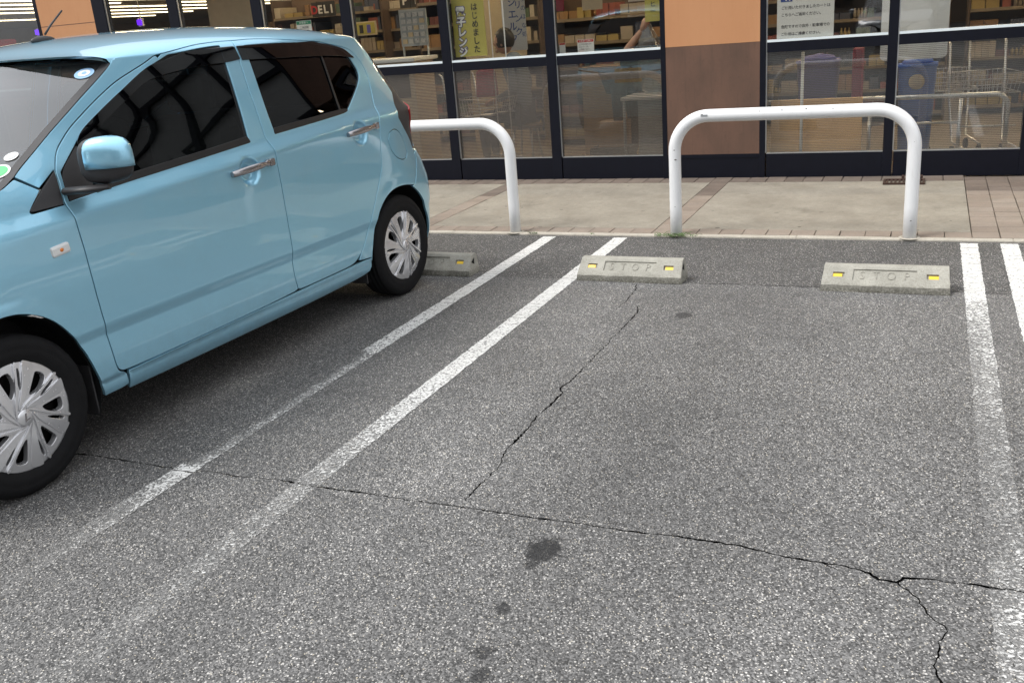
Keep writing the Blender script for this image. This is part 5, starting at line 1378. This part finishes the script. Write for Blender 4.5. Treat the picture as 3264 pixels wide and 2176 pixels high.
o = MB().box(.74, 1.13, 3.08, 3.4, .02, .30, .004).obj('low_cabinet', M_['shelf_brown']); tag(o, 'low brown cabinet carrying the purple bin', 'cabinet')
o = MB().box(1.225, 1.31, 3.1, 3.3, .02, .96, .01).obj('red_stand', M_['bag_red']); tag(o, 'narrow dark red stand beside the purple bin', 'stand')
def trolley(x, y, rz, label):
    r = empty('shopping_trolley', (x, y, .02), rz, label, 'trolley', 'shopping trolleys')
    for s in (-.2, .2):
        MB().tube([(s, -.28, .10), (s, .20, .12), (s*1.1, .30, .50), (s*1.1, .36, .92), (s*1.1, .40, .95)], .011, 8).obj('side_frame', M_['steel_wire'], r)
    MB().tube([(-.22, .40, .95), (.22, .40, .95)], .014, 10).obj('handle', M_['greyp'], r)
    b = MB()
    for k in range(11): t = -.19+k*.038; b.tube([(t, .27, .52), (t, .30, .70)], .0028, 5, False).tube([(t*.8, -.22, .56), (t*.9, -.26, .70)], .0028, 5, False).tube([(t, .27, .52), (t*.8, -.22, .56)], .0028, 5, False)
    for z, e in ((.55, .9), (.62, .95), (.70, 1)):
        b.tube([(-.2*e, -.24*e, z), (.2*e, -.24*e, z), (.21*e, .29, z), (-.21*e, .29, z), (-.2*e, -.24*e, z)], .004, 5, False)
    b.obj('wire_basket', M_['steel_wire'], r)
    for s in (-.2, .2):
        for q in (-.27, .18): MB().lathe([(-.012, .001), (-.012, .045), (.012, .045), (.012, .001)], 16, 'X', (s, q, .047)).obj('castor', M_['rubber'], r)
    return r
trolley(2.30, 2.95, .25, 'wire shopping trolley at the far right behind the handrail')
trolley(2.02, 3.35, .2, 'wire shopping trolley nested behind the blue bin')
trolley(-2.16, 2.78, 1.25, 'wire shopping trolley carrying a red bag below the yellow banner')
rb = MB().box(-.10, .10, -.08, .08, 0, .26, .03); 
for v in rb.bm.verts: v.co.x *= 1-.25*v.co.z/.26
rb_o = rb.obj('red_bag', M_['bag_red'], None, (-2.12, 2.74, .73)); tag(rb_o, 'dark red bag standing in a trolley basket', 'bag')
# ---- packing table and boxes in the window beside the wall panel
tb = empty('packing_table', (-.46, 2.62, .02), 0, 'grey packing table with white top behind the striped glass', 'table')
MB().box(-.215, .20, -.2, .3, .645, .672, .004).obj('table_top', M_['white'], tb); MB().box(-.07, .18, -.15, .25, 0, .644, .004).obj('side_panel', M_['table_grey'], tb); MB().tube([(-.19, -.17, 0), (-.19, -.17, .645)], .014, 8).obj('leg', M_['table_grey'], tb)
o = MB().box(-1.30, -.93, 3.2, 3.55, .02, .93, .004).obj('wood_cabinet', M_['cardboard']); tag(o, 'plain brown cabinet beside the standing customer', 'cabinet')
o = MB().box(-1.0, -.74, 2.72, 2.95, .22, .45, .003).obj('cardboard_box', M_['cardboard']); tag(o, 'open cardboard box on a dark stool in front of the cabinet', 'box')
o = MB().box(-1.08, -.70, 2.68, 3.0, .02, .218, .02).obj('dark_stool', M_['cloth_navy']); tag(o, 'low dark stool carrying a cardboard box', 'stool')

# ---- people: one skinned body each
def skin_body(name, nodes, edges, m, parent, root=0):
    me = bpy.data.meshes.new(name); me.from_pydata([n[0] for n in nodes], edges, []); o = link(name, me, m, parent)
    md = o.modifiers.new('skin', 'SKIN'); md.use_smooth_shade = True
    o.data.skin_vertices  # layer made by the modifier
    for i, n in enumerate(nodes):
        sv = o.data.skin_vertices[0].data[i]; r = n[1]; sv.radius = (r, r) if not isinstance(r, tuple) else r; sv.use_root = (i == root)
    sb = o.modifiers.new('sub', 'SUBSURF'); sb.levels = sb.render_levels = 2
    dg = bpy.context.evaluated_depsgraph_get(); dg.update(); me2 = bpy.data.meshes.new_from_object(o.evaluated_get(dg))
    o.modifiers.clear(); o.data = me2
    if not me2.materials: me2.materials.append(m)
    for p in me2.polygons: p.use_smooth = True
    return o
def head(parent, c, face, s=1.0):
    """head with brow, nose, mouth, ears; face = angle it looks to"""
    h = MB(); h.sphere((0, 0, 0), .098*s, 12, .80, 1.0, 1.18)
    for v in h.bm.verts:
        x, y, z = v.co
        if y < 0 and z < 0: v.co.y *= 1-.10*(-z/.11); v.co.x *= 1-.30*(-z/.11)
    h.sphere((0, -.098*s, -.012*s), .016*s, 6, .75, 1.2, 1.3); h.sphere((0, -.088*s, -.055*s), .014*s, 6, 1.6, .6, .5); h.sphere((0, -.078*s, -.088*s), .022*s, 6, 1.1, .8, .7)
    for q in (-1, 1): h.sphere((q*.078*s, .012*s, -.012*s), .022*s, 6, .4, .8, 1.3)
    o = h.obj('head', M_['skin'], parent); o.location = c; o.rotation_euler = (0, 0, face)
    e = MB()
    for q in (-1, 1): e.sphere((q*.030*s, -.083*s, .012*s), .009*s, 6, 1.2, .8, .8)
    e.obj('eyes', M_['hair'], o)
    hr_ = MB(); hr_.sphere((0, .014*s, .022*s), .106*s, 14, .86, 1.0, 1.12)
    bmesh.ops.delete(hr_.bm, geom=[v for v in hr_.bm.verts if (v.co.y < -.052*s and v.co.z < .055*s) or v.co.z < -.062*s], context='VERTS')
    for v in hr_.bm.verts: v.co += Vector((random.uniform(-1, 1), random.uniform(-1, 1), random.uniform(-1, 1)))*.0025*s
    hr_.obj('hair', M_['hair'], o)
    return o
def hand(parent, c, ax, up, m):
    """palm with four curled fingers and a thumb from its side"""
    ax = Vector(ax).normalized(); up = Vector(up).normalized(); sd = ax.cross(up).normalized(); c = Vector(c); b = MB()
    b.tube([c-ax*.02, c+ax*.02, c+ax*.06, c+ax*.085], [.022, .030, .034, .030], 10)
    for k, (o, L) in enumerate(((-.030, .062), (-.010, .072), (.011, .068), (.030, .054))):
        p = c+ax*.08+sd*o; b.tube([p, p+ax*L*.45, p+ax*L*.70-up*L*.30, p+ax*L*.55-up*L*.62], [.0095, .009, .0085, .007], 8)
    p = c+ax*.03-sd*.028; b.tube([p, p-sd*.028+ax*.022, p-sd*.026+ax*.05-up*.022], [.012, .0105, .008], 8)
    return b.obj('hand', m, parent)
# seated customer, in profile to the left
p1 = empty('person', (-1.93, 3.05, .02), 0, 'dark haired person in a grey top seated in profile behind the yellow banner', 'person')
skin_body('body', [((.04,.0,.52),(.16,.125)),((.03,0,.72),(.15,.11)),((.0,0,.90),(.165,.115)),((-.03,0,1.02),(.11,.085)),((-.075,0,1.10),.050),
                   ((-.015,-.17,.99),.062),((.05,-.205,.76),.046),((-.16,-.16,.66),.036),((-.015,.17,.99),.062),((.05,.205,.76),.046),((-.16,.16,.66),.036)],
          [(0,1),(1,2),(2,3),(3,4),(3,5),(5,6),(6,7),(3,8),(8,9),(9,10)], M_['cloth_grey'], p1)
skin_body('trousers', [((.05,0,.50),(.16,.13)),((-.02,-.10,.50),.085),((-.36,-.11,.50),.064),((-.34,-.11,.08),.044),((-.02,.10,.50),.085),((-.36,.11,.50),.064),((-.34,.11,.08),.044)], [(0,1),(1,2),(2,3),(0,4),(4,5),(5,6)], M_['cloth_navy'], p1)
for s in (-.11, .11): MB().sphere((-.39, s, .04), .04, 8, 2.9, 1.05, .85).obj('shoe', M_['board_black'], p1)
head(p1, (-.115, 0, 1.205), -math.pi/2, .98)
for s in (-1, 1): hand(p1, (-.17, s*.155, .655), (-1, -s*.3, -.1), (0, 0, 1), M_['skin'])
chr_ = empty('stool', (-1.87, 3.05, .02), 0, 'stool under the seated person', 'stool')
MB().lathe([(.37, .0001), (.37, .17), (.40, .18), (.405, .0001)], 24, 'Z').obj('seat', M_['shelf_brown'], chr_)
for a in range(4): MB().tube([(.12*math.cos(a*1.57+.78), .12*math.sin(a*1.57+.78), .37), (.17*math.cos(a*1.57+.78), .17*math.sin(a*1.57+.78), 0)], .012, 8).obj('leg', M_['steel_wire'], chr_)
# customer bending over the packing table, head behind the wall panel
p2 = empty('person', (-.80, 2.95, .02), 0, 'person in dark navy clothes bending over the packing table with a raised forearm', 'person')
skin_body('body', [((.0,0,.86),(.16,.13)),((.14,0,.98),(.145,.115)),((.34,0,1.06),(.165,.12)),((.50,0,1.08),(.10,.08)),((.60,-.02,1.10),.05),((.46,-.20,1.03),.058),((.14,-.34,1.04),.044),((.46,.18,1.03),.058),((.55,.05,.78),.044),((.50,-.12,.70),.034)],
          [(0,1),(1,2),(2,3),(3,4),(3,5),(5,6),(3,7),(7,8),(8,9)], M_['cloth_navy'], p2)
skin_body('trousers', [((0,0,.86),(.16,.13)),((-.02,-.09,.80),.092),((-.02,-.10,.45),.064),((-.02,-.10,.08),.046),((.02,.10,.80),.092),((.06,.10,.45),.064),((.04,.10,.08),.046)], [(0,1),(1,2),(2,3),(0,4),(4,5),(5,6)], M_['cloth_navy'], p2)
skin_body('forearm', [((.13,-.34,1.045),.040),((.20,-.35,1.12),.038),((.27,-.355,1.20),.029),((.30,-.36,1.235),.025)], [(0,1),(1,2),(2,3)], M_['skin'], p2)
hand(p2, (.305, -.36, 1.24), (.45, 0, .9), (-.6, -.6, .3), M_['skin'])
hand(p2, (.50, -.13, .70), (0, -1, -.2), (0, 0, 1), M_['skin'])
head(p2, (.72, -.03, 1.13), math.pi/2+.5, .98)
for s in (-.10, .10): MB().sphere((.01, s-.04, .045), .04, 8, 1.05, 2.7, .9).obj('shoe', M_['board_black'], p2)
# plastic carrier bag
bg_ = MB(); rings = []
for z, w, d in ((1.30,.035,.02),(1.24,.06,.035),(1.15,.10,.05),(1.0,.125,.06),(.85,.13,.07),(.74,.12,.07),(.705,.08,.05)):
    rings.append([bg_.bm.verts.new((-.43+(z-1.0)*-.12+w*math.cos(t)+random.uniform(-.008, .008), 2.60+d*math.sin(t)+random.uniform(-.006, .006), z)) for t in np.linspace(0, 2*math.pi, 21)[:-1]])
for A, B in zip(rings, rings[1:]):
    for i in range(20): f = bg_.bm.faces.new((A[i], A[(i+1) % 20], B[(i+1) % 20], B[i]))
o = bg_.obj('carrier_bag', M_['film']); tag(o, 'crumpled clear plastic carrier bag held up by a hand', 'bag')

# ---- unseen backdrop building, added behind the camera to darken the glass reflections
bA = empty('backdrop_building', (0, -34, 0), 0, 'unseen grey-brown backdrop building added to darken the shop glass reflections', 'building')
M_['render_wall'] = plain('grey_brown_render', (.16,.14,.12), .9, var=.2, scale=.4); M_['dark_glass'] = plain('dark_window', (.02,.025,.03), .1, var=.1)
MB().box(-45, 45, -6, 0, 0, 9).obj('wall', M_['render_wall'], bA); MB().box(-45.4, 45.4, -6.4, .4, 9, 9.3).obj('roof', M_['greyp'], bA)
wm = MB().box(-.9, .9, .0, .06, 0, 1.5).mesh('window'); wm.materials.append(M_['dark_glass'])
for fl in range(3):
    for i in range(24):
        o = bpy.data.objects.new('window', wm); C.objects.link(o); o.parent = bA; o.location = (-43+i*3.7, .002, 1.0+fl*2.8)
